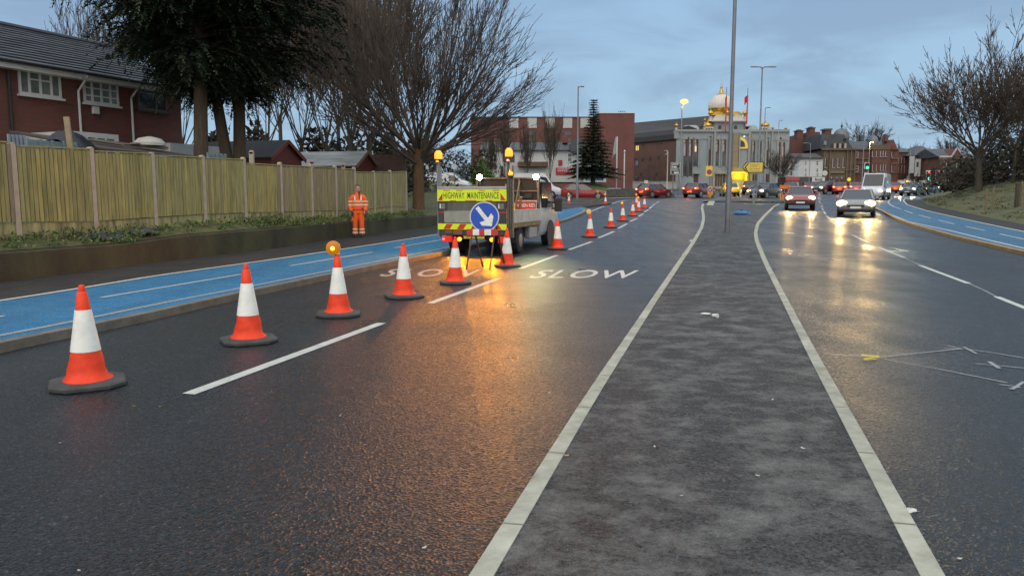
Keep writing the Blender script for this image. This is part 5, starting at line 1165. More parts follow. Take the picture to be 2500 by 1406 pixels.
# ---- frontal buildings: everything measured on a plane Y metres away
class Front:
    def __init__(s, name, label, cat, px, Y, pyb=None):
        s.Y = Y; s.oz = zg(Y) if pyb is None else P(px, pyb, Y).z; s.ox = P(px, 400, Y).x
        s.t = thing(name, label, cat, (s.ox, Y, s.oz))
    def x(s, px, py=400): return P(px, py, s.Y).x-s.ox
    def z(s, py, px=1250): return P(px, py, s.Y).z-s.oz
    def bx(s, mb, a, b, c, d, y0, y1):
        m_ = (c+d)/2; return mb.box(s.x(a, m_), s.x(b, m_), y0, y1, s.z(d), s.z(c))
    def part(s, name, m, rects, y0=-.05, y1=.05, par=None, **k):
        mb = MB()
        for r_ in rects: s.bx(mb, *r_, y0, y1)
        return mb.build(name, m, par or s.t, **k)
    def window(s, a, b, c, d, fm, gm, fw=.12, bars=(), y=-.06, sill=None):
        mb = MB(); x0, x1, z0, z1 = s.x(a, c), s.x(b, c), s.z(d), s.z(c)
        mb.box(x0, x1, y, .02, z1-fw, z1); mb.box(x0, x1, y, .02, z0, z0+fw); mb.box(x0, x0+fw, y, .02, z0+fw, z1-fw); mb.box(x1-fw, x1, y, .02, z0+fw, z1-fw)
        for k in bars: mb.box(x0+fw, x1-fw, y+.01, .02, z0+(z1-z0)*k-.05, z0+(z1-z0)*k+.05)
        o = mb.build('window', fm, s.t); mb = MB(); mb.box(x0+fw*.5, x1-fw*.5, y+.03, .015, z0+fw*.5, z1-fw*.5); mb.build('pane', gm, o); return o
# red building with white panels
f = Front('red_building', 'broad red brick building with white upright panels under its flat roof', 'building', 1330, 138)
f.part('wall', m_brickf, [(1150, 1475, 288, 470)], 0, 14); f.part('parapet', m_dark, [(1148, 1476, 285.5, 288)], -.15, 14)
for a in (1243, 1288, 1331.5, 1374.5, 1417, 1455): f.part('white_panel', mat('white_cladding', (.46, .46, .44), .6, var=.1), [(a, a+22.5, 288.5, 313)], -.1, .02)
for a in (1288, 1374.5): f.part('window', m_glass, [(a+2, a+20, 322, 330)], -.06, .02); f.part('window', m_glass, [(a+2, a+20, 338, 347)], -.06, .02)
f = Front('brick_block', 'tall plain red brick block with a rooftop frame beside the fir tree', 'building', 1505, 134)
f.part('wall', m_brickf, [(1462, 1548, 277, 470)], 0, 12); f.part('parapet', m_upvc, [(1461, 1549, 275, 277.2)], -.12, 12)
mb = MB()
for a in (1515, 1519, 1524, 1530): x = f.x(a, 270); mb.box(x-.05, x+.05, 2, 2.1, f.z(276), f.z(268.5))
mb.box(f.x(1514, 270), f.x(1531, 270), 2, 2.1, f.z(269.4), f.z(268.5)); mb.box(f.x(1534,272), f.x(1535,272), 2, 2.1, f.z(276), f.z(271)); mb.build('roof_frame', m_dark, f.t)
# white pub
f = Front('white_pub', 'white rendered pub with a grey slate roof and a brick chimney', 'building', 1300, 108, 440)
f.part('wall', m_render, [(1178, 1420, 366, 445)], 0, 8)
mb = MB(); xa, xb = f.x(1172, 366), f.x(1424, 366); z0, z1 = f.z(367), f.z(343); mb.prism([(-.5, z0), (4.2, z1), (8.5, z0)], 'x', xa, xb); mb.build('roof', m_slate, f.t)
mb = MB(); x0, x1 = f.x(1392, 345), f.x(1428, 345); mb.prism([(x0, f.z(372)), (x1, f.z(372)), (x1, f.z(352)), ((x0+x1)/2, f.z(334)), (x0, f.z(352))], 'y', -1.2, 3.5); mb.build('gable', m_slate, f.t)
f.part('chimney', m_brickf, [(1377, 1390, 326, 346)], 2.5, 3.6); f.part('chimney_pot', m_brown, [(1379, 1382, 321.5, 326)], 2.8, 3.2)
f.window(1385, 1397, 373, 396, m_upvc, m_net, .1, (.5,))
for a, b_, c, d in ((1196,1202,404,435),(1222,1229,406,432),(1240,1256,378,396),(1206,1212,376,395),(1280,1288,378,396)): f.window(a, b_, c, d, m_brown, m_glass, .1)
f.part('timber_canopy', mat('canopy_brown', (.13, .08, .05), .8, var=.3), [(1175, 1212, 398, 406)], -.8, 0); f.part('timber_canopy', mat('canopy_brown', (.13, .08, .05)), [(1264, 1337, 396, 407)], -.8, 0)
f.part('dark_arch', m_dark, [(1180, 1197, 409, 432)], -.04, .02)
f.part('wall_light', m_white, [(1199.5, 1201.5, 408, 420)], -.12, -.02)
f.part('notice', mat('notice_red', (.35, .03, .04), .6), [(1363, 1373, 391, 405)], -.08, 0)
bn = f.part('banner', mat('banner_red', (.42, .03, .03), .6, var=.12), [(1357, 1405, 410, 427)], -.12, -.04)
mb = MB()
for r_, (y_, n_) in enumerate(((413.5, 11), (417.5, 8))):
    for k in range(n_): a = 1361+k*(39/n_); f.bx(mb, a, a+26/n_, y_-1, y_+1, -.14, -.115)
mb.build('banner_lettering', m_white, bn)
# blue shuttered unit beside it
f = Front('shop_unit', 'low white shop unit with a blue roller shutter behind the fir tree', 'building', 1450, 104, 440)
f.part('wall', m_render, [(1424, 1480, 405, 445)], 0, 6); f.part('shutter', mat('shutter_blue', (.05, .10, .24), .5, var=.12, stretch=(1, 1, 12)), [(1430, 1473, 416, 440)], -.06, .02); f.part('fascia', mat('fascia_navy', (.03, .05, .13), .5), [(1430, 1473, 407, 415)], -.1, .02)
f.part('doorway', m_brown, [(1409, 1423, 414, 440)], -.1, .3)
# brown brick hall
HAx = P(1649, 440, 150); HBx = P(1476, 440, 168); hd = (HBx-HAx); hd.z = 0; HL = hd.length
t = thing('brick_hall', 'large brown brick hall with a long dark metal roof beside the grey temple', 'building', (HAx.x, HAx.y, zg(150)), math.atan2(hd.y, hd.x))
# local x runs away from the temple, local -y... wall faces the camera side (+y local is towards camera)
ze = P(1648, 339, 150).z-zg(150)
def hp(px, py):   # pixel -> local (s, z) on the wall
    k = ray(px, py)[0]; s = (k*HAx.y-HAx.x)/(hd.x/HL-k*hd.y/HL); Y = HAx.y+hd.y/HL*s; return s, P(px, py, Y).z-zg(150)
b = MB(); b.box(0, HL, -16, 0, -2, ze); b.build('wall', m_brickb, t)
b = MB(); b.loft([[(x, .35, ze-.1), (x, .2, ze+.9*k), (x, -.6, ze+1.9*k), (x, -3.2, ze+2.6*k), (x, -3.3, ze+2.65*k), (x, -16, ze-.1)] for x, k in ((-.0, 1), (HL*.86, 1), (HL*.93, .85), (HL*.98, .5), (HL+.1, .1))]); fixn(b.build('lower_roof', m_roofd, t))
b = MB(); tl = Vector((t.location.x, t.location.y, t.location.z)); M_ = Matrix.Rotation(-t.rotation_euler.z, 3, 'Z')
q = [P(1740, 320, 173), P(1544, 326, 181), P(1544, 300.5, 190), P(1740, 282.5, 180), P(1740, 320, 196), P(1544, 326, 204)]
b.add([M_ @ (p-tl) for p in q], [(0,1,2,3), (3,2,5,4), (0,3,4), (1,5,2), (0,4,5,1)]); fixn(b.build('upper_roof', mat('upper_roof_metal', (.038, .035, .037), .8, var=.12, scale=.4), t))
def hwin(px0, px1, py0, py1, m, split=False):
    s0, z0 = hp(px0, py1); s1, z1 = hp(px1, py0); s0, s1 = min(s0, s1), max(s0, s1)
    b = MB(); b.box(s0-.1, s1+.1, -.02, .05, z0-.1, z1+.1); o = b.build('window', m_brown, t); b = MB()
    if split: mm = (s0+s1)/2; b.box(s0, mm-.1, .0, .07, z0, z1); b.box(mm+.1, s1, 0, .07, z0, z1)
    else: b.box(s0, s1, 0, .07, z0, z1)
    b.build('pane', m, o)
hwin(1512.5, 1520, 358, 370, m_litw, True); hwin(1553, 1560, 356, 368, m_litw, True); hwin(1552, 1559, 392, 405, m_net); hwin(1512, 1519, 392, 406, m_glass); hwin(1552, 1558, 430, 437, m_net, True); hwin(1513, 1518, 429, 437, m_net)
for px, py in ((1526,391),(1533,391),(1551,389),(1569,389),(1588,386.5),(1608,385),(1615,348),(1570,351),(1565,425),(1603,424.5)):
    s, z = hp(px, py); b = MB(); b.box(s-.25, s+.25, 0, .12, z-.25, z+.25); b.build('vent', m_dark, t)
b = MB(); s0, z = hp(1648, 440); s1, _ = hp(1500, 440)
for k in range(12): s = s0+(s1-s0)*k/11; b.box(s-.05, s+.05, .8, .9, z-2.4, z+.8)
b.box(s0, s1, .82, .88, z+.6, z+.7); b.box(s0, s1, .82, .88, z-.9, z-.8)
o = b.build('iron_railings', m_dark); o.location = t.location; o.rotation_euler = t.rotation_euler; tag(o, 'dark iron railings in front of the brown brick hall', 'railing')
# ---- the temple
f = Front('temple', 'grey marble Sikh temple with a white fluted dome and gilded domes', 'temple', 1786, 150)
f.part('wall', m_marble, [(1650, 1925, 322, 475)], 0, 22)
f.part('corner_pier', m_marblew, [(1646, 1657, 320, 339)], -.25, 1); f.part('cornice', m_marblew, [(1648, 1927, 316.5, 322.5)], -.35, 1.5); f.part('string_course', m_marblew, [(1650, 1744, 337.5, 340), (1744, 1784, 338.5, 341), (1826, 1925, 341, 343.5)], -.12, .05)
f.part('plinth', m_marblew, [(1652, 1784, 459, 475), (1826, 1925, 459, 475)], -.3, 0)
for a, b_ in ((1740.5, 1746), (1825, 1830.5), (1866, 1869.5), (1880, 1884)): f.part('pilaster', m_marblew, [(a, b_, 322, 470)], -.3, 0)
WN = [(1668,1677.5,341,430,1),(1681,1690.5,341,430,1),(1694.5,1704,341,406,2),(1729.5,1735.5,333,405,0),(1747,1754.5,343,405,1),(1763.5,1771.5,343,405,1),(1837,1842.5,346,400,1),(1852.5,1858,346,400,1),(1871,1876,337,405,0),(1897,1904,348,430,1),(1908.5,1914.5,348,430,1)]
for a, b_, c, d, k in WN:
    f.part('window_surround', m_marblew, [(a-2.6, a-.2, c-2, d+2), (b_+.2, b_+2.6, c-2, d+2)], -.22, .02)
    o = f.part('window', m_brown, [(a, b_, c, d)], -.05, .02)
    mid = c+(d-c)*.45; w_ = b_-a
    if k: f.part('pane', m_pinkg, [(a+w_*.08, a+w_*.5, c+1, c+8), (a+w_*.1, a+w_*.55, c+10, mid)], -.08, -.04, o); f.part('lower_pane', m_glass, [(a+w_*.1, a+w_*.9, mid+3, d-1)], -.08, -.04, o)
    else: f.part('pane', m_net, [(a+w_*.15, a+w_*.8, c+2, mid)], -.08, -.04, o)
    if k == 2: f.part('lit_pane', lamp_mat('lit_window_warm', (1, .66, .38), .95), [(a+w_*.2, a+w_*.6, 357, 371)], -.1, -.05, o)
for a, b_, c, d in ((1693.5,1704.5,425,452),(1867,1877,425,447),(1801,1818,382,405)): f.part('door' if d > 430 else 'window', m_brown, [(a, b_, c, d)], -.06, .02)
for a in (1745.5, 1752, 1758.5, 1765): f.part('door', m_brown, [(a, a+4.6, 425, 455)], -.06, .02)
for a in (1837, 1843, 1849): f.part('door', m_brown, [(a, a+4.2, 425, 452)], -.06, .02)
for a, b_ in ((1690, 1708), (1742, 1773), (1890, 1914)):
    mb = MB(); x0, x1 = f.x(a, 423), f.x(b_, 423); mb.prism([(x0, f.z(425)), (x1, f.z(425)), ((x0+x1)/2, f.z(419.5))], 'y', -.6, .1); mb.build('door_hood', m_marblew, f.t)
f.part('ramp_wall', m_marblew, [(1660, 1692, 455, 466)], -1.6, -1.2)
f.part('door', m_dark, [(1896, 1914, 434, 452)], -.05, .02)
for px in (1675, 1686, 1699, 1751, 1767, 1840, 1855, 1900, 1911):   # rounded heads over the windows
    mb = MB(); x = f.x(px, 339); n = 8; r_ = .62; mb.prism([(x+r_*math.cos(math.pi*k/n), f.z(340.5)+r_*1.1*math.sin(math.pi*k/n)) for k in range(n+1)], 'y', -.16, .05); mb.build('window_head', m_marblew, f.t)
# centre bay
f.part('centre_bay', m_marble, [(1784, 1826, 322, 470)], -1.0, 0)
f.part('stone_strip', mat('tan_rusticated_stone', (.26, .20, .12), .8, var=.2, scale=.6, stretch=(.3, .3, 4)), [(1785, 1798, 326, 412)], -1.25, -.98)
f.part('bay_frame', m_marblew, [(1799.5, 1802.5, 326, 412), (1822, 1826, 326, 412), (1802.5, 1822, 326, 329)], -1.3, -.98)
mb = MB(); cx, cz = f.x(1808, 353), f.z(362); n = 14
mb.prism([(cx-.45+1.5*math.cos(a), cz+2.0*math.sin(a)) for a in [math.pi*.5*k/n for k in range(n+1)]]+[(cx-.45+1.1*math.cos(a), cz+1.5*math.sin(a)) for a in [math.pi*.5*k/n for k in range(n, -1, -1)]], 'y', -1.3, -1.0); mb.box(cx-.6, cx+1.0, -1.3, -1.0, cz-.15, cz+.1); mb.build('gilded_arch', lamp_mat('gilded_arch_self_glow', (1, .66, .12), .55), f.t)  # gold emblem, no lamp: its shine is put in as emission
f.part('arch_niche', m_dark, [(1803, 1814, 347, 361)], -1.05, -.98)
f.part('bay_lamp', lamp_mat('bay_lamp_lit', (1, .9, .7), 1.5), [(1811, 1814, 333.5, 336)], -1.3, -1.1); f.part('string_course', m_marblew, [(1800, 1824, 364, 366.5)], -1.15, -.95)
m_porch = mat('porch_painted_lamplight', (.50, .36, .06), .7, var=.1)  # yellow lamplight on the porch surfaces is put into their colour
f.part('porch', m_porch, [(1812, 1824, 417, 455)], -3.2, -1.0); f.part('porch_canopy', m_porch, [(1776, 1825, 412, 421)], -3.6, -1.0)
f.part('porch_ceiling_light', lamp_mat('porch_light_lit', (1, .70, .06), 1.5), [(1778, 1811, 421.5, 423)], -3.4, -1.2); f.part('porch_back', m_porch, [(1780, 1812, 423, 440)], -1.15, -1.02)
point((f.x(1798, 428), -2.6, f.z(430)), (1, .72, .12), 260, .3, f.t)
# tower and dome
f.part('tower', m_marble, [(1744, 1822, 298, 318)], 1, 12); [f.part('tower_corner', mat('tower_brown_corner', (.17, .115, .09), .8), [(a, a+4, 299, 318)], .9, 12.1) for a in (1742, 1820)]
f.part('tower_cornice', m_wstone, [(1740, 1826, 294, 298.5)], .6, 12.4)
mb = MB(); mb.prism([(f.x(1733, 295), f.z(296)), (f.x(1829, 295), f.z(296)), (f.x(1823, 295), f.z(293)), (f.x(1740, 295), f.z(293))], 'y', .2, 12.8); mb.build('eaves', m_wstone, f.t)
for a in (1760.5, 1799.5):
    mb = MB(); x = f.x(a, 310); mb.prism([(x-.30, f.z(317)), (x+.30, f.z(317)), (x+.30, f.z(309)), (x+.15, f.z(306)), (x, f.z(305)), (x-.15, f.z(306)), (x-.30, f.z(309))], 'y', .93, 1.05); mb.build('arched_window', m_brown, f.t)
for a in (1758, 1804):
    x, zb_ = f.x(a, 292), f.z(294); n = 12
    mb = MB(); mb.prism([(x+1.15*math.cos(math.pi*k/n), zb_+1.15*math.sin(math.pi*k/n)) for k in range(n+1)], 'y', .7, 4); mb.build('arched_pediment', m_wstone, f.t)
    mb = MB(); mb.prism([(x+1.05*math.cos(math.pi*k/n)*1.05, zb_+1.1+.75*math.sin(math.pi*k/n)) for k in range(n+1)], 'y', 1.6, 4); mb.build('gilded_pediment', m_gold, f.t)
cx = f.x(1782, 260); cy = 6.5; Z = f.z
mb = MB(); mb.lathe([(2.0, Z(294)), (2.0, Z(284)), (1.85, Z(270))], 8, (cx, cy, 0), ph=.39); mb.build('drum', m_wstone, f.t)
mb = MB(); mb.lathe([(1.9, Z(271)), (2.15, Z(266)), (2.45, Z(257)), (2.44, Z(255.5))], 32, (cx, cy, 0), wave=.03, nw=16); mb.build('gilded_petals', m_gold, f.t, True)
mb = MB(); mb.lathe([(2.36, Z(256)), (2.44, Z(251)), (2.42, Z(246)), (2.28, Z(240)), (2.0, Z(233)), (1.55, Z(226.5)), (1.05, Z(222)), (.7, Z(220))], 96, (cx, cy, 0), wave=.045, nw=24); mb.build('dome', m_wstone, f.t, True)
mb = MB(); mb.lathe([(1.0, Z(221)), (.85, Z(219)), (.4, Z(216)), (.28, Z(208)), (.2, Z(203)), (.26, Z(201)), (.12, Z(198)), (.16, Z(194)), (.06, Z(191)), (.03, Z(184))], 16, (cx, cy, 0)); mb.build('finial', m_gold, f.t, True)
def cupola(px, pb, pt, r_, yy, white=True):
    x = f.x(px, pt); h = Z(pt)-Z(pb); mb = MB()
    if white: mb.lathe([(r_*.55, Z(pb)), (r_*.5, Z(pb)+h*.28), (r_*.7, Z(pb)+h*.34), (r_*.3, Z(pb)+h*.38)], 12, (x, yy, 0)); mb.build('cupola_base', m_wstone, f.t, True); mb = MB()
    z = Z(pb)+h*.36; k = h*.64
    mb.lathe([(r_*.3, z), (r_*.5, z+k*.05), (r_*.25, z+k*.14), (r_*.8, z+k*.25), (r_, z+k*.4), (r_*.8, z+k*.55), (r_*.25, z+k*.7), (r_*.08, z+k*.78), (r_*.03, z+k)], 16, (x, yy, 0)); mb.build('gilded_cupola', m_gold, f.t, True)
cupola(1739.5, 296, 262, .55, 1.2); cupola(1824, 296, 262, .55, 1.2); cupola(1781, 292, 262, .45, 1.5)
cupola(1653, 319, 298, .42, .5); cupola(1722, 318, 301, .34, .5); cupola(1728, 302, 284, .3, 2); cupola(1889, 321, 307, .36, .5); cupola(1921, 322, 308, .36, .5)
for px in (1732, 1872):
    x = f.x(px, 312); mb = MB(); mb.box(x-.85, x+.85, .2, 1.9, Z(319), Z(317.5))
    for k in range(4): mb.box(x-.8+.5*k, x-.66+.5*k, .25, .4, Z(317.5), Z(312))
    mb.box(x-.85, x+.85, .2, 1.9, Z(312.5), Z(310)); mb.box(x-.7, x+.7, 1.2, 1.3, Z(317.5), Z(312)); mb.build('arcade', m_wstone, f.t)
    mb = MB(); z = Z(310); mb.lathe([(.6, z), (.82, z+.22), (.84, z+.45), (.66, z+.75), (.3, z+.95), (.12, z+1.1), (.14, z+1.3), (.04, z+1.45), (.02, z+1.9)], 20, (x, 1, 0)); mb.build('gilded_dome', m_gold, f.t, True)
for a, b_ in ((1680, 1716), (1832, 1862)):
    mb = MB(); mb.prism([(f.x(a, 310), Z(318)), (f.x(b_, 310), Z(318)), (f.x(b_, 310), Z(308)), (f.x(b_-8, 310), Z(302)), (f.x(a, 310), Z(303)), (f.x(a, 310), Z(306)), (f.x(a+12, 310), Z(306))], 'y', 3, 9); fixn(mb.build('roof_light_housing', mat('pale_roof_cover', (.45, .50, .50), .5, var=.1), f.t))
# flags on poles in front of the temple
for px, pt, pb, lab, fl in ((1771, 213, 318, 'saffron wrapped flagpole with a furled flag in front of the white dome', 0), (1823, 216, 300, 'saffron flagpole with a small red pennant beside the dome', 1)):
    Y = 149.2; p = P(px, pb, Y); t = thing('flagpole', lab, 'flagpole', (p.x, Y, p.z), 0, 'saffron flagpoles'); h = P(px, pt, Y).z-p.z
    m_saf = mat('saffron_cloth', (.55, .05, .03), .7, var=.1)
    b = MB(); b.tube([(0,0,-.3), (0,0,h*.8)], .13, 8); b.build('wrapped_pole', m_saf, t); b = MB(); b.tube([(0,0,h*.8), (0,0,h)], .05, 6); b.build('pole_top', m_dark, t)
    b = MB(); w_ = .6 if fl else .25; b.sheet([[(-w_*j/4, .05*math.sin(j*1.5), h*.80-(h*.18)*i/4-(h*.12)*(j/4)*(1 if i else .5)) for j in range(5)] for i in range(5)]); b.build('pennant', mat('pennant_red', (.55, .02, .04), .7), t)
# ---- brick gable, white shop house
f = Front('brick_gable', 'plain red brick gable with stepped outline and two chimneys beyond the temple', 'building', 1965, 166)
mb = MB(); mb.prism([(f.x(a, b_), f.z(b_)) for a, b_ in ((1925,475),(2009,475),(2009,344),(2004,335),(2002,322.5),(1976,322.5),(1972,336),(1967,341),(1925,343))], 'y', 0, 12); fixn(mb.build('wall', mat('gable_brick', (.115, .05, .04), .85, var=.2, scale=.5), f.t))
for a, b_, c, d in ((1951,1965,319,343),(1981.5,1994.5,312,323)):
    f.part('chimney', m_brickv, [(a, b_, c, d)], 1, 3); f.part('chimney_cap', m_stone, [(a-2, b_+2, c-1.5, c)], .8, 3.2); f.part('chimney_top', m_stone, [(a+3, b_-3, c-4, c-1.5)], 1.4, 2.6)
f = Front('white_house', 'white rendered corner house with a dark slate roof above the shop fronts', 'building', 1966, 152)
f.part('wall', m_render, [(1925, 2008.5, 387, 436)], 0, 8); f.part('side_wall', mat('blue_white_render', (.40, .47, .52), .8), [(1938, 1950, 386, 436)], -.12, .02)
mb = MB(); mb.prism([(-.5, f.z(387)), (4, f.z(372)), (8.5, f.z(387))], 'x', f.x(1923, 387), f.x(2010, 387)); mb.build('roof', m_slate, f.t); f.part('eaves', m_dark, [(1924, 2009, 384.5, 387.5)], -.5, 0)
for a in (1963.5, 1992):
    for c, d in ((393, 404), (411, 421), (423, 431)): f.window(a, a+7, c, d, m_upvc, m_glass if a > 1980 else m_net, .09, (.5,))
for c, d in ((389, 400), (404, 412), (417, 430)): f.window(1928, 1936, c, d, m_upvc, m_glass, .09)
f = Front('shop_row', 'row of single storey shops under the white corner house', 'shops', 1965, 147)
f.part('wall', m_brown, [(1917, 2012, 432, 478)], 0, 3); f.part('red_fascia', mat('fascia_red', (.36, .07, .06), .6), [(1917, 1951, 432, 442)], -.3, 0); f.part('roller_shutter', mat('grey_shutter', (.30, .33, .34), .5, stretch=(1,1,10)), [(1920, 1950, 444, 462)], -.08, .02); f.part('dark_shopfront', mat('dark_shopfront', (.05, .045, .05), .4), [(1952, 1980, 433, 460)], -.06, .02)
o = f.part('shop_sign', m_render, [(1981, 2012, 433, 444)], -.35, -.2); mb = MB(); put_text(mb, 'Brandz', (f.x(1988, 440), -.37, f.z(441.8)), (f.x(2006, 440)-f.x(1988, 440), 0, 0), (0, 0, f.z(435)-f.z(441.8)), .02); mb.build('sign_lettering', m_black, o); f.part('brick_front', mat('shop_red_brick', (.20, .05, .045), .8), [(1981, 2012, 445, 478)], -.05, .02)
mb = MB(); x, z = f.x(2013, 423), f.z(423); mb.tube([(x, -.2, z), (x, -.1, z)], .5, 18); o = mb.build('satellite_dish', m_render); o.location = f.t.location; tag(o, 'white satellite dish on the corner between the white house and the stone building', 'dish')
# ---- domed stone building
f = Front('domed_building', 'dark sandstone corner building with a grey lead dome and mansard roof', 'building', 2048, 156)
f.part('wall', m_stone, [(2009, 2086, 366, 478)], 0, 14); f.part('cornice', m_stone, [(2006, 2088, 362.5, 367)], -.6, .2); f.part('string_course', m_stone, [(2010, 2086, 414, 417)], -.25, .1); f.part('fascia_band', mat('pale_sandstone', (.20, .155, .10), .8, var=.2), [(2024, 2060, 417.5, 423)], -.3, 0)
mb = MB(); mb.prism([(f.x(2006, 345), f.z(363)), (f.x(2086, 345), f.z(363)), (f.x(2062, 345), f.z(327.5)), (f.x(2008, 345), f.z(327.5))], 'y', .5, 10); fixn(mb.build('mansard_roof', m_slate, f.t))
for a in (2035, 2047.5, 2060.5): o = f.part('dormer', m_stone, [(a-1.5, a+6.5, 349, 363)], -.2, 2); f.part('pane', m_pinkg, [(a, a+4.5, 351.5, 362)], -.26, -.18, o)
f.window(2011, 2019, 343.5, 354.5, m_stone, m_net, .15, y=.2)
for a in (2013, 2031.5, 2044, 2056.5): o = f.part('window', m_pinkg, [(a, a+1.4, 387, 411), (a+1.4, a+5, 409, 411)], -.2, .02); f.part('pane', m_brown, [(a+1.4, a+5.5, 387, 409)], -.05, .02, o)
for a in (2027, 2040.5, 2052.5): f.part('doorway', m_brown, [(a, a+6, 434, 455)], -.05, .02); f.part('lantern', m_pinkg, [(a+.5, a+3, 432, 437)], -.2, -.04)
for a in (2022, 2064, 2073, 2083): f.part('pilaster', m_stone, [(a, a+3, 368, 470)], -.35, 0)
f.part('chimney', m_brickv, [(2030, 2045, 313.5, 329)], 3, 5); f.part('chimney_cap', m_stone, [(2028, 2047, 311, 314.5)], 2.8, 5.2)
cx = f.x(2065, 340); Z = f.z; cy = 2.2
mb = MB(); mb.lathe([(1.55, Z(366)), (1.5, Z(337))], 12, (cx, cy, 0)); mb.build('drum', m_stone, f.t)
mb = MB(); mb.lathe([(1.6, Z(337.5)), (1.58, Z(331)), (1.4, Z(322)), (1.0, Z(315.5)), (.45, Z(312)), (.12, Z(311))], 20, (cx, cy, 0)); mb.build('dome', mat('lead_dome', (.14, .145, .15), .5, metal=.2, var=.25, scale=.8), f.t, True)
mb = MB(); mb.lathe([(.12, Z(311.5)), (.16, Z(308)), (.3, Z(305.5)), (.12, Z(303)), (.05, Z(299)), (.02, Z(293))], 8, (cx, cy, 0)); mb.build('finial', m_dark, f.t)
mb = MB(); mb.tube([(cx+.02, cy-1.7, Z(342)), (cx+.02, cy-1.5, Z(342))], .32, 14); o = mb.build('round_window', m_upvc, f.t); mb = MB(); mb.tube([(cx+.05, cy-1.72, Z(342.3)), (cx+.05, cy-1.6, Z(342.3))], .16, 10); mb.build('pane', m_dark, o)
# ---- brick terrace with stone bays
f = Front('brick_terrace', 'victorian brick terrace with stone bays, a small dome and a tall chimney', 'building', 2138, 160)
f.part('wall', m_brickv, [(2086, 2192, 366, 478)], 0, 14)
mb = MB(); mb.prism([(-.4, f.z(366)), (5, f.z(341)), (12, f.z(341)), (14, f.z(366))], 'x', f.x(2086, 350), f.x(2192, 350)); mb.build('roof', m_slate, f.t)
for c, d in ((364, 367.5), (386, 389), (399, 401), (422, 424)): f.part('stone_band', m_stone, [(2086, 2192, c, d)], -.2, .02)
f.part('bay', m_brickv, [(2122, 2166, 366, 478)], -.9, 0); f.part('bay_parapet', m_stone, [(2120, 2168, 355, 366)], -1.0, .5)
mb = MB(); mb.prism([(f.x(2166, 360), f.z(366)), (f.x(2191, 360), f.z(366)), (f.x(2180, 345), f.z(341))], 'y', -.3, 6); mb.build('gable', m_brickv, f.t)
f.part('chimney', m_brickv, [(2172.5, 2180.5, 329, 344)], 2, 3.4); f.part('chimney_cap', m_stone, [(2174, 2179, 325, 329)], 2.2, 3.2); f.part('ridge_block', m_dark, [(2146, 2156, 336, 342)], 5, 6)
mb = MB(); mb.lathe([(1.0, f.z(356)), (.98, f.z(344)), (.8, f.z(337)), (.35, f.z(331.5)), (.06, f.z(329)), (.02, f.z(317))], 16, (f.x(2134, 340), .3, 0)); mb.build('small_dome', mat('lead_dome', (.14, .145, .15)), f.t, True)
for y_ in (-.92,):
    for c, d in ((370, 385), (403, 420)):
        for a in (2123.5, 2133, 2143, 2149.5, 2155.5): f.part('window', m_pinkg, [(a, a+1.3, c, d), (a, a+4.4, d-1.2, d)], -1.08, -.85); f.part('pane', m_brown, [(a+1.3, a+4.6, c, d-1.2)], -.97, -.85)
for c, d in ((370, 385), (403, 420)):
    for a in (2168, 2175, 2081): f.part('window', m_pinkg, [(a, a+1.3, c, d), (a, a+4.4, d-1.2, d)], -.2, .05); f.part('pane', m_brown, [(a+1.3, a+4.6, c, d-1.2)], -.08, .05)
for a, b_, c, d in ((2088, 2096, 371, 385), (2087, 2096, 405, 420)): f.window(a, b_, c, d, m_pinkg, m_brown, .12, (.5,))
f = Front('low_terrace', 'lower brown brick shop terrace with pale stone window surrounds', 'building', 2210, 164)
f.part('wall', m_brickv, [(2190, 2232, 372, 478)], 0, 10); mb = MB(); mb.prism([(-.3, f.z(372)), (5, f.z(359.5)), (10, f.z(372))], 'x', f.x(2190, 365), f.x(2234, 365)); mb.build('roof', m_slate, f.t)
for a in (2193, 2200, 2207, 2214):
    for c, d in ((384, 400), (404, 424)): f.part('window', m_pinkg, [(a, a+1.2, c, d), (a, a+4.2, c, c+1.2)], -.15, .03); f.part('pane', m_brown, [(a+1.2, a+4.2, c+1.2, d)], -.06, .03)
# hoarding, shop and gothic hall
for a, b_, c, d, lab in ((2219, 2232, 381, 423, 'tall plain white banner hanging on the brown brick building'), (2232.5, 2247, 388, 431, 'tall white banner with a dark oval portrait shape')):
    f = Front('banner', lab, 'banner', (a+b_)/2, 158); f.part('cloth', mat('banner_white', (.40, .42, .42), .7, var=.12, scale=.8), [(a, b_, c, d)], -.06, .02); f.part('frame', m_dark, [(a-.8, a, c-1, d+1), (b_, b_+.8, c-1, d+1), (a, b_, c-1, c), (a, b_, d, d+1)], -.1, .06); f.part('post', m_dark, [(a+2, a+3, d, 470), (b_-3, b_-2, d, 470)], -.03, .03)
    if a > 2225: mb = MB(); mb.lathe([(.05, -.02), (.5, 0)], 16); o = f.part('portrait', m_brown, [(2237, 2242, 396, 408)], -.08, -.055, bevel=.0)
f = Front('corner_shop', 'brown brick corner shop with a hipped slate roof and one white framed window', 'building', 2262, 160)
f.part('wall', m_brickv, [(2232, 2293, 379, 478)], 0, 12); mb = MB(); A_ = (f.x(2228, 380), f.x(2296, 380)); zz = f.z(379.5); zt = f.z(352)
mb.add([(A_[0], -.5, zz), (A_[1], -.5, zz), (A_[1], 12, zz), (A_[0], 12, zz), (f.x(2268, 352), 5, zt), (f.x(2290, 352), 6, zt)], [(0,1,5,4), (1,2,5), (2,3,4,5), (3,0,4), (3,2,1,0)]); mb.build('roof', m_slate, f.t)
f.window(2256, 2268, 387, 399, m_upvc, m_glass, .22); f.part('sill', m_upvc, [(2256, 2267, 400, 401.3)], -.12, .02)
for a in (2280, 2286): f.part('window', m_pinkg, [(a, a+2.5, 388, 398)], -.06, .02)
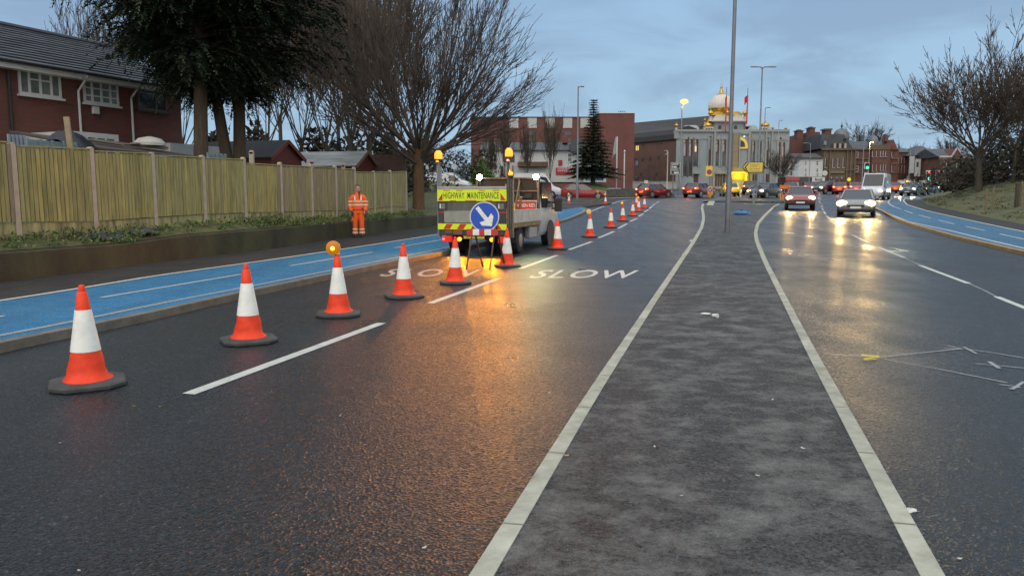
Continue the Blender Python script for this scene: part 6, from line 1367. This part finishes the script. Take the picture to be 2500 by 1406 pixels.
f.part('hanging_sign', mat('sign_slate_blue', (.20, .27, .31), .5), [(2273, 2290, 402, 414)], -.5, -.3); f.part('shop_window', m_pinkg, [(2254, 2266, 415, 426)], -.1, .02); f.part('fascia', mat('pale_olive', (.24, .22, .16), .6), [(2248, 2290, 430, 444)], -.2, 0)
f = Front('gothic_hall', 'red brick gothic hall with white arched windows behind the bank scrub', 'building', 2330, 152)
f.part('wall', m_brickv, [(2292, 2378, 384, 478)], 0, 14); mb = MB(); mb.prism([(-.4, f.z(384)), (5, f.z(360)), (12, f.z(384))], 'x', f.x(2291, 375), f.x(2380, 375)); mb.build('roof', m_slate, f.t)
f.part('cornice', m_upvc, [(2292, 2318, 381.5, 384)], -.5, 0); f.part('stone_band', m_pinkg, [(2292, 2378, 385, 387.5)], -.2, .02); f.part('stone_band', m_stone, [(2292, 2378, 424, 426)], -.15, .02)
mb = MB(); mb.prism([(f.x(2318, 375), f.z(385)), (f.x(2347, 375), f.z(385)), (f.x(2333, 365), f.z(363))], 'y', -.5, 6); mb.build('gable', m_brickv, f.t)
mb = MB(); mb.bar((f.x(2317, 385), -.55, f.z(386)), (f.x(2333, 363), -.55, f.z(362)), .25); mb.bar((f.x(2349, 385), -.55, f.z(386)), (f.x(2333, 363), -.55, f.z(362)), .25); mb.build('gable_coping', m_pinkg, f.t)
for a, c, d in ((2304,395,424),(2319.5,394,424),(2327.5,394,422),(2335,394,420),(2345,395,418),(2301,433,455),(2314,433,450)):
    mb = MB(); x0, x1 = f.x(a, c), f.x(a+7, c); zz, z1 = f.z(d), f.z(c+4); n = 6; xm = (x0+x1)/2; w_ = (x1-x0)/2
    mb.box(x0, x0+.12, -.12, .02, zz, z1); mb.box(x1-.12, x1, -.12, .02, zz, z1)
    pts = [(xm+w_*math.cos(math.pi*k/n), z1+w_*1.3*math.sin(math.pi*k/n)) for k in range(n+1)]; ptsi = [(xm+(w_-.12)*math.cos(math.pi*k/n), z1+(w_-.12)*1.3*math.sin(math.pi*k/n)) for k in range(n, -1, -1)]
    mb.prism(pts+ptsi, 'y', -.12, .02); o = mb.build('arched_window', m_pinkg, f.t); mb = MB(); mb.box(x0+.12, x1-.12, -.05, .03, zz, z1); mb.prism(ptsi, 'y', -.05, .03); mb.build('pane', m_glass, o)
# ---- mound, low wall, junction islands
mb = MB(); rows = []
for i in range(25):
    u = i/24; rows.append([])
    for j in range(13):
        v = j/12; x0, x1 = P(1385, 450, 92).x, P(1580, 450, 92).x; x = x0+(x1-x0)*u; y = 88+14*v
        rows[-1].append((x, y, zg(88)+.12+1.55*math.sin(math.pi*min(1, v*.75+.06))*sm(0, .12, u)*(1-sm(.42, 1.0, u))+.15*math.sin(5*u+3*v)))
mb.sheet(rows); kind(mb.build('grass_mound', mat('mound_grass', (.085, .125, .028), .9, var=.3, scale=.8, bump=.6, bscale=10), smooth=True), 'structure')
x = P(1452, 440, 90).x; fir('dark dense fir tree standing on the grass mound', (x, 92, zg(92)+.9), 51, 10.4, 3.2)
f = Front('low_wall', 'low dark stone wall with a sloping end in front of the mound', 'wall', 1560, 84)
mb = MB(); mb.prism([(f.x(1480, 470), f.z(481)), (f.x(1648, 470), f.z(481)), (f.x(1648, 470), f.z(475)), (f.x(1560, 470), f.z(461)), (f.x(1515, 470), f.z(460)), (f.x(1480, 470), f.z(465))], 'y', 0, .8); mb.build('stone_wall', mat('wall_dark_stone', (.09, .09, .075), .8, var=.3, scale=2), f.t); f.part('coping', m_grey, [(1483, 1516, 459, 463)], -.08, .85)
f = Front('forecourt_wall', 'pale low retaining wall at the foot of the brown hall', 'wall', 1590, 112); f.part('stone', m_marblew, [(1545, 1652, 444, 462)], 0, .5); f.part('coping', m_grey, [(1545, 1652, 443, 445)], -.06, .55)
mb = MB()
for a, b_ in (((1483, 484), (1700, 478)),): quad_line(mb, a, b_, 1.1, .09, 10)
kind(mb.build('pale_kerb', mat('pale_kerb', (.40, .42, .45), .6, var=.15)), 'structure')
mb = MB(); pts = [G(a, b_, .1) for a, b_ in ((1352, 487.5), (1400, 490), (1480, 490.5), (1503, 489), (1496, 487), (1400, 486), (1352, 484.5))]; mb.prism([(p.x, p.y) for p in pts], 'z', zg(70)-.3, zg(72)+.14); kind(mb.build('splitter_island', m_kerb2), 'structure')
mb = MB(); pts = [G(a, b_, .1) for a, b_ in ((1716, 491), (1760, 485.5), (1850, 480.5), (1905, 478), (1925, 482), (1914, 493))]; o_ = len(mb.v)
mb.add([(p.x, p.y, zg(p.y)+.11) for p in pts]+[(p.x, p.y, zg(p.y)-.1) for p in pts], [tuple(range(6))]+[(i, (i+1) % 6, 6+(i+1) % 6, 6+i) for i in range(6)]); kind(fixn(mb.build('crossing_island', m_isl)), 'structure')
marks('kerb', [[(1716, 491.3), (1760, 485.8), (1850, 480.8), (1905, 478.3)]], .22, .125, m_kerb); marks('kerb', [[(1712, 506), (1845, 501), (1880, 498)]], .16, .107, m_kerb); marks('tactile_strip', [[(1733, 502), (1738, 491)]], .5, .125, m_kerb); marks('stop_line', [[(1640, 497.5), (1702, 497.5)]], .3, .005, m_line)
mb = MB()
for px, r_ in ((1290, 0),): pass

# ================================================================ STREET FURNITURE
m_lampon = lamp_mat('street_lamp_lit', (1, .48, .07), 4); m_head_grey = mat('lamp_head_grey', (.22, .23, .24), .4)
def column(label, px, pyb, pyt, Y, wb, arms=(), lit=None, m=None, base=None, rs=None, zb=None, name='street_lamp'):
    p = P(px, pyb, Y); z0 = zg(Y) if zb is None else zb; t = thing(name, label, 'street lamp', (p.x, Y, z0), 0, 'street lamps'); h = P(px, pyt, Y).z-z0; mm = m or m_galv
    b = MB(); zs = base if base else h*.18
    b.lathe([(wb/2, 0), (wb/2, zs), (wb/2*.70, zs+.08), (wb/2*.45, h)], 14); b.build('column', mm, t, True)
    for k, (dx, up_) in enumerate(arms):
        b = MB(); b.tube([(0,0,h-.15), (dx*.15,0,h+up_*.7), (dx*.55,0,h+up_)], wb*.22, 8); b.build('arm', mm, t, True)
        b = MB(); s = 1 if dx > 0 else -1; b.box(min(dx*.5, dx), max(dx*.5, dx), -.13, .13, h+up_-.05, h+up_+.05); o = b.build('lamp_head', m_lampon if lit else m_head_grey, t, bevel=.03)
        if lit == SODIUM: b = MB(); b.sphere((dx*.75, 0, h+up_-.12), .42, 14, (1.25, .6, .75)); b.build('lamp_glow_ball', lamp_mat('sodium_glow_ball', (1, .55, .13), 2.2), o, True)  # added glowing ball, gives the lamp's glow a shape
        if lit: point((dx*.8, -.05, h+up_-.3), lit, 5000 if lit == SODIUM else 1500, .2, t)
    return t
t = column('tall grey street lamp column standing in the middle of the island', 1775.5, 573, -900, 27.0, .205, ((1.6, .15), (-1.6, .15)), m=mat('column_grey', (.15, .155, .165), .45, metal=.3, var=.2, scale=3), base=2.0)
b = MB(); b.lathe([(.16, 0), (.14, .05), (.105, .07)], 14); b.build('base_collar', m_grey, t)
column('slim grey street lamp on the kerb in front of the fir tree', 1409, 487, 212, 72, .24, ((.55, 0),))
column('sodium street lamp lit orange in front of the temple corner', 1660, 466, 251, 100, .30, ((.35, .25),), lit=SODIUM)
column('double headed street lamp rising behind the island lamp column', 1850, 466, 165, 76, .26, ((1.35, .05), (-1.15, .05)))
column('slim street lamp behind the double headed one', 1861, 462, 264, 118, .22, ((.8, .05),))
column('tall slim street lamp in front of the stone domed building', 2103, 468, 307, 120, .22, ((.9, .0),))
column('street lamp glowing yellow beside the green traffic signal', 2117, 470, 352, 128, .24, ((.5, .35),), lit=WARM)
column('street lamp with a curved arm before the white corner house', 1974, 468, 350, 132, .2, ((-1.3, .02),))
column('street lamp with an arm over the shops before the two banners', 2217, 466, 364, 130, .2, ((-1.6, .05),))
column('pole with a small camera head in front of the temple', 1895.5, 462, 295, 140, .26, ((.6, .05),), m=mat('pole_pale', (.30, .31, .30), .5, var=.1))
column('short white lamp post with two heads before the brown hall', 1628, 476, 369, 92, .2, ((-.42, .03), (-.38, -.42)), m=mat('post_white', (.45, .45, .43), .5, var=.1))
for px, pt, pb, lab in ((1505, 335, 440, 'white flagpole beside the fir tree, the taller of the two poles'), (1523.5, 372, 443, 'short white camera pole on the grass mound')):
    Y = 93; p = P(px, pb, Y); t = thing('pole', lab, 'pole', (p.x, Y, p.z-.4), 0); h = P(px, pt, Y).z-p.z+.4
    b = MB(); b.lathe([(.09, -.6), (.07, h), (.03, h+.06)], 10); b.build('pole_shaft', mat('pole_white', (.55, .56, .54), .5, var=.08), t, True)
    if pt < 350: b = MB(); b.sheet([[(-.55*j/5*(.4+.15*i), .04*math.sin(j*2+i), h-.35*i-.18*j/5*i) for j in range(6)] for i in range(6)]); b.build('flag', mat('flag_grey', (.38, .40, .40), .7), t)
    else: b = MB(); b.sphere((0, -.05, h+.12), .13, 12); b.build('camera', m_white, t, True)
# signs
def signpost(label, px, pyb, Y, plates, pole=(0,), cat='road sign', name='road_sign', pm=None):
    p = P(px, pyb, Y); t = thing(name, label, cat, (p.x, Y, zg(Y)), 0); X = lambda a, b_: P(a, b_, Y).x-p.x; Zf = lambda b_: P(px, b_, Y).z-zg(Y)
    top = min(c for _, _, c, _, _ in plates)
    for q in pole: b = MB(); b.tube([(q, .06, -.3), (q, .06, Zf(top+1))], .055, 8); b.build('post', pm or m_galv, t)
    for a, b_, c, d, m in plates: b = MB(); b.box(X(a, c), X(b_, c), -.02, .02, Zf(d), Zf(c)); b.build('sign_plate', m, t)
    return t, X, Zf
t, X, Zf = signpost('black and white information sign with two panels before the temple', 1649, 470, 88, [(1638, 1660.5, 397, 426, m_white)], (-.3, .3))
b = MB()
for c, d in ((398, 411), (412, 425)): b.box(X(1639, c), X(1659.5, c), -.035, -.015, Zf(d), Zf(c))
b.build('black_panel', m_black, t); b = MB()
for a, b_, c, d in ((1640.5,1658,399.5,400.7),(1640.5,1656,402,403.2),(1640.5,1642.5,405,410),(1644,1652,406,410),(1640.5,1654,413.5,414.7),(1640.5,1657,416,417.2),(1645,1657,420,424)): b.box(X(a, c), X(b_, c), -.045, -.03, Zf(d), Zf(c))
b.build('white_symbols', m_white, t)
ys_ = mat('sign_yellow', (.78, .58, .10), .45, var=.08)
t, X, Zf = signpost('yellow rectangular sign with a red ringed circle on a post', 1732, 482, 82, [(1723.5, 1740, 405.5, 430.5, ys_)], (0,))
b = MB(); c_ = ((X(1723.5, 418)+X(1740, 418))/2, (Zf(412)+Zf(426))/2-.05); b.tube([(c_[0], -.02, c_[1]), (c_[0], -.04, c_[1])], .27, 24); o = b.build('red_ring', m_redr, t); b = MB(); b.tube([(c_[0], -.04, c_[1]), (c_[0], -.055, c_[1])], .17, 20); b.build('blue_centre', mat('sign_violet', (.22, .06, .20), .5), o)
# chevron direction sign
Y = 70; p = P(1838, 478, Y); t = thing('direction_sign', 'yellow pointed direction sign with a black chevron behind the island column', 'road sign', (p.x, Y, zg(Y)), 0); X = lambda a: P(a, 410, Y).x-p.x; Zf = lambda b_: P(1838, b_, Y).z-zg(Y)
b = MB(); b.prism([(X(1861.5), Zf(420.5)), (X(1862), Zf(397.5)), (X(1824), Zf(397.5)), (X(1814), Zf(409)), (X(1824), Zf(420.5))], 'y', -.03, .02); o = fixn(b.build('sign_plate', ys_, t, bevel=.015))
b = MB(); b.prism([(X(1864), Zf(422)), (X(1864), Zf(396)), (X(1822), Zf(396)), (X(1812), Zf(409)), (X(1822), Zf(422))], 'y', .025, .05); fixn(b.build('black_border', m_black, t))
b = MB(); b.prism([(X(1825.5), Zf(399)), (X(1828), Zf(399)), (X(1820.5), Zf(409)), (X(1827), Zf(419)), (X(1824), Zf(419)), (X(1817), Zf(409))], 'y', -.045, -.028); fixn(b.build('chevron', m_black, o)); b = MB()
for s_, y_, w_ in (('Smethwick', 403.5, 24), ('A 4030', 408.5, 18), ('Sandwell', 413.6, 24), ('Town Centre', 418.4, 26)): put_text(b, s_, (X(1830.5), -.036, Zf(y_)), (X(1830.5+w_)-X(1830.5), 0, 0), (0, 0, Zf(y_-3.4)-Zf(y_)), .0)
b.build('sign_lettering', mat('sign_brown', (.22, .12, .03), .5), o); b = MB(); b.tube([(-.35, .06, -.2), (-.35, .06, Zf(398))], .06, 8); b.build('post', m_galv, t); b = MB(); b.tube([(.35, .06, -.2), (.35, .06, Zf(398))], .06, 8); b.build('post', m_galv, t)
t, X, Zf = signpost('small white notice board on legs at the foot of the brown hall', 1577, 470, 96, [(1573, 1582, 440.5, 448, m_white)], (-.15, .15))
# keep left bollard, hi-vis
def bollard(label, px, pyb, Y, wpx, hpx, m):
    p = P(px, pyb, Y); t = thing('keep_left_bollard', label, 'bollard', (p.x, Y, zg(Y)+.1), 0); k = Y/FPX; w_, h = wpx*k/2, hpx*k
    b = MB(); b.loft([[(-w_*q, -.1*q, z), (w_*q, -.1*q, z), (w_*q, .1*q, z), (-w_*q, .1*q, z)] for q, z in ((.25, 0), (.95, h*.35), (1, h*.8), (.7, h))]); b.build('shell', m, t, bevel=.03)
    b = MB(); b.tube([(0, -.11, h*.72), (0, -.13, h*.72)], w_*.75, 18); o = b.build('arrow_disc', mat('sign_blue', (.012, .085, .5)), t); b = MB(); b.bar((w_*.4, -.14, h*.8), (-w_*.3, -.14, h*.64), .06); b.bar((-w_*.35, -.14, h*.62), (-w_*.35, -.14, h*.76), .05); b.bar((-w_*.38, -.14, h*.62), (w_*.1, -.14, h*.62), .05); b.build('arrow', m_white, o); return t
bollard('orange keep left bollard with a white arrow at the crossing island tip', 1733, 486, 76, 13, 28, mat('bollard_orange', (.75, .32, .03), .5, var=.1))
t, X, Zf = signpost('orange roadworks board on a striped trestle beside the red oncoming car', 1912, 483, 68, [(1904, 1930, 452, 461, mat('works_orange', (.80, .20, .02), .5))], (-.1, .1))
b = MB()
for k in range(4): b.box(-.28+.14*k, -.21+.14*k, -.03, .03, .05, .75)
b.build('striped_barrier', mat('works_orange2', (.8, .30, .03), .5), t)
t, X, Zf = signpost('round yellow sign glowing in front of the stone building', 2071, 470, 120, [(2069.5, 2072.5, 448, 452, m_dark)], (0,)); b = MB(); b.tube([(0, -.02, Zf(438.5)), (0, -.06, Zf(438.5))], .29, 18); b.build('round_face', lamp_mat('yellow_face', (1, .75, .02), .8), t)
# steel post at the crossing
g = G(1839, 500, .1); b = MB(); b.lathe([(.085, -.1), (.085, .95), (.07, .98)], 12); o = b.build('steel_bollard', m_grey); o.location = g; tag(o, 'short grey steel bollard at the far edge of the island paving', 'bollard')
# traffic signals
def signal(label, px, Y, heads, pyt):
    p = P(px, 465, Y); t = thing('traffic_signal', label, 'traffic signal', (p.x, Y, zg(Y)), 0, 'traffic signals'); k = Y/FPX; Zf = lambda b_: P(px, b_, Y).z-zg(Y)
    b = MB(); b.tube([(0, .1, -.2), (0, .1, Zf(pyt))], .06, 8); b.build('post', m_grey, t)
    for (hx, c, d, on) in heads:
        x = P(hx, c, Y).x-p.x; b = MB(); b.box(x-.32, x+.32, .0, .06, Zf(d)-.08, Zf(c)+.08); b.build('backing_board', m_white, t, bevel=.03)
        b = MB(); b.box(x-.22, x+.22, -.12, -.002, Zf(d), Zf(c)); o = b.build('signal_head', m_black, t)
        for i, (nm, cc, st) in enumerate((('red', (1, .12, .05), 3), ('amber', (1, .5, .05), 3), ('green', (.08, 1, .55), 2.2))):
            z = Zf(c+(d-c)*(i+.5)/3); b = MB(); b.tube([(x, -.12, z), (x, -.15, z)], .17, 16); b.build('signal_lens', lamp_mat('signal_'+nm, cc, st) if nm in on else m_dark, o)
signal('traffic signal with a green light in front of the stone terrace', 2117, 96, [(2117, 398.5, 411.5, ('green',))], 396)
signal('lower traffic signal with a green light just above the white van', 2116, 112, [(2116, 423, 434, ('green',)), (2144, 424, 433, ())], 421)
signal('traffic signal showing red and green before the corner shop', 2268, 104, [(2267, 418, 440, ('red', 'green'))], 416)
signal('traffic signal showing red and a pale lamp before the gothic hall', 2289, 104, [(2289.5, 418, 437, ('red',))], 416)
t, X, Zf = signpost('large white direction board with a dark border above the far queue', 2213, 468, 118, [(2192, 2233, 440, 450, m_white)], (-.8, .8)); b = MB()
for a, b_, c, d in ((2193, 2232, 440.5, 441.5), (2193, 2232, 448.5, 449.5), (2193, 2194, 441, 449), (2231, 2232, 441, 449)): b.box(X(a, c), X(b_, c), -.035, -.015, Zf(d), Zf(c))
b.build('dark_border', m_dark, t)
t, X, Zf = signpost('smaller cream direction board above the far queue', 2258, 466, 116, [(2244, 2273, 441, 449, mat('cream_board', (.45, .43, .34), .5))], (-.5, .5))
g = P(1820, 440, 100); signal('amber beacon signal hanging over the far queue', 2214, 110, [(2214, 439, 447, ('amber',))], 430)
for px, lab in ((1047, 'small round road sign on a thin post beside the white van rear'), (1109, 'small white road sign above the white van bonnet')):
    t, X, Zf = signpost(lab, px, 455, 80, [(px-1, px+1, 402, 420, m_galv)], (0,)); b = MB(); b.tube([(0, -.02, Zf(407)), (0, -.05, Zf(407))], .3, 18); b.build('round_plate', m_render, t)
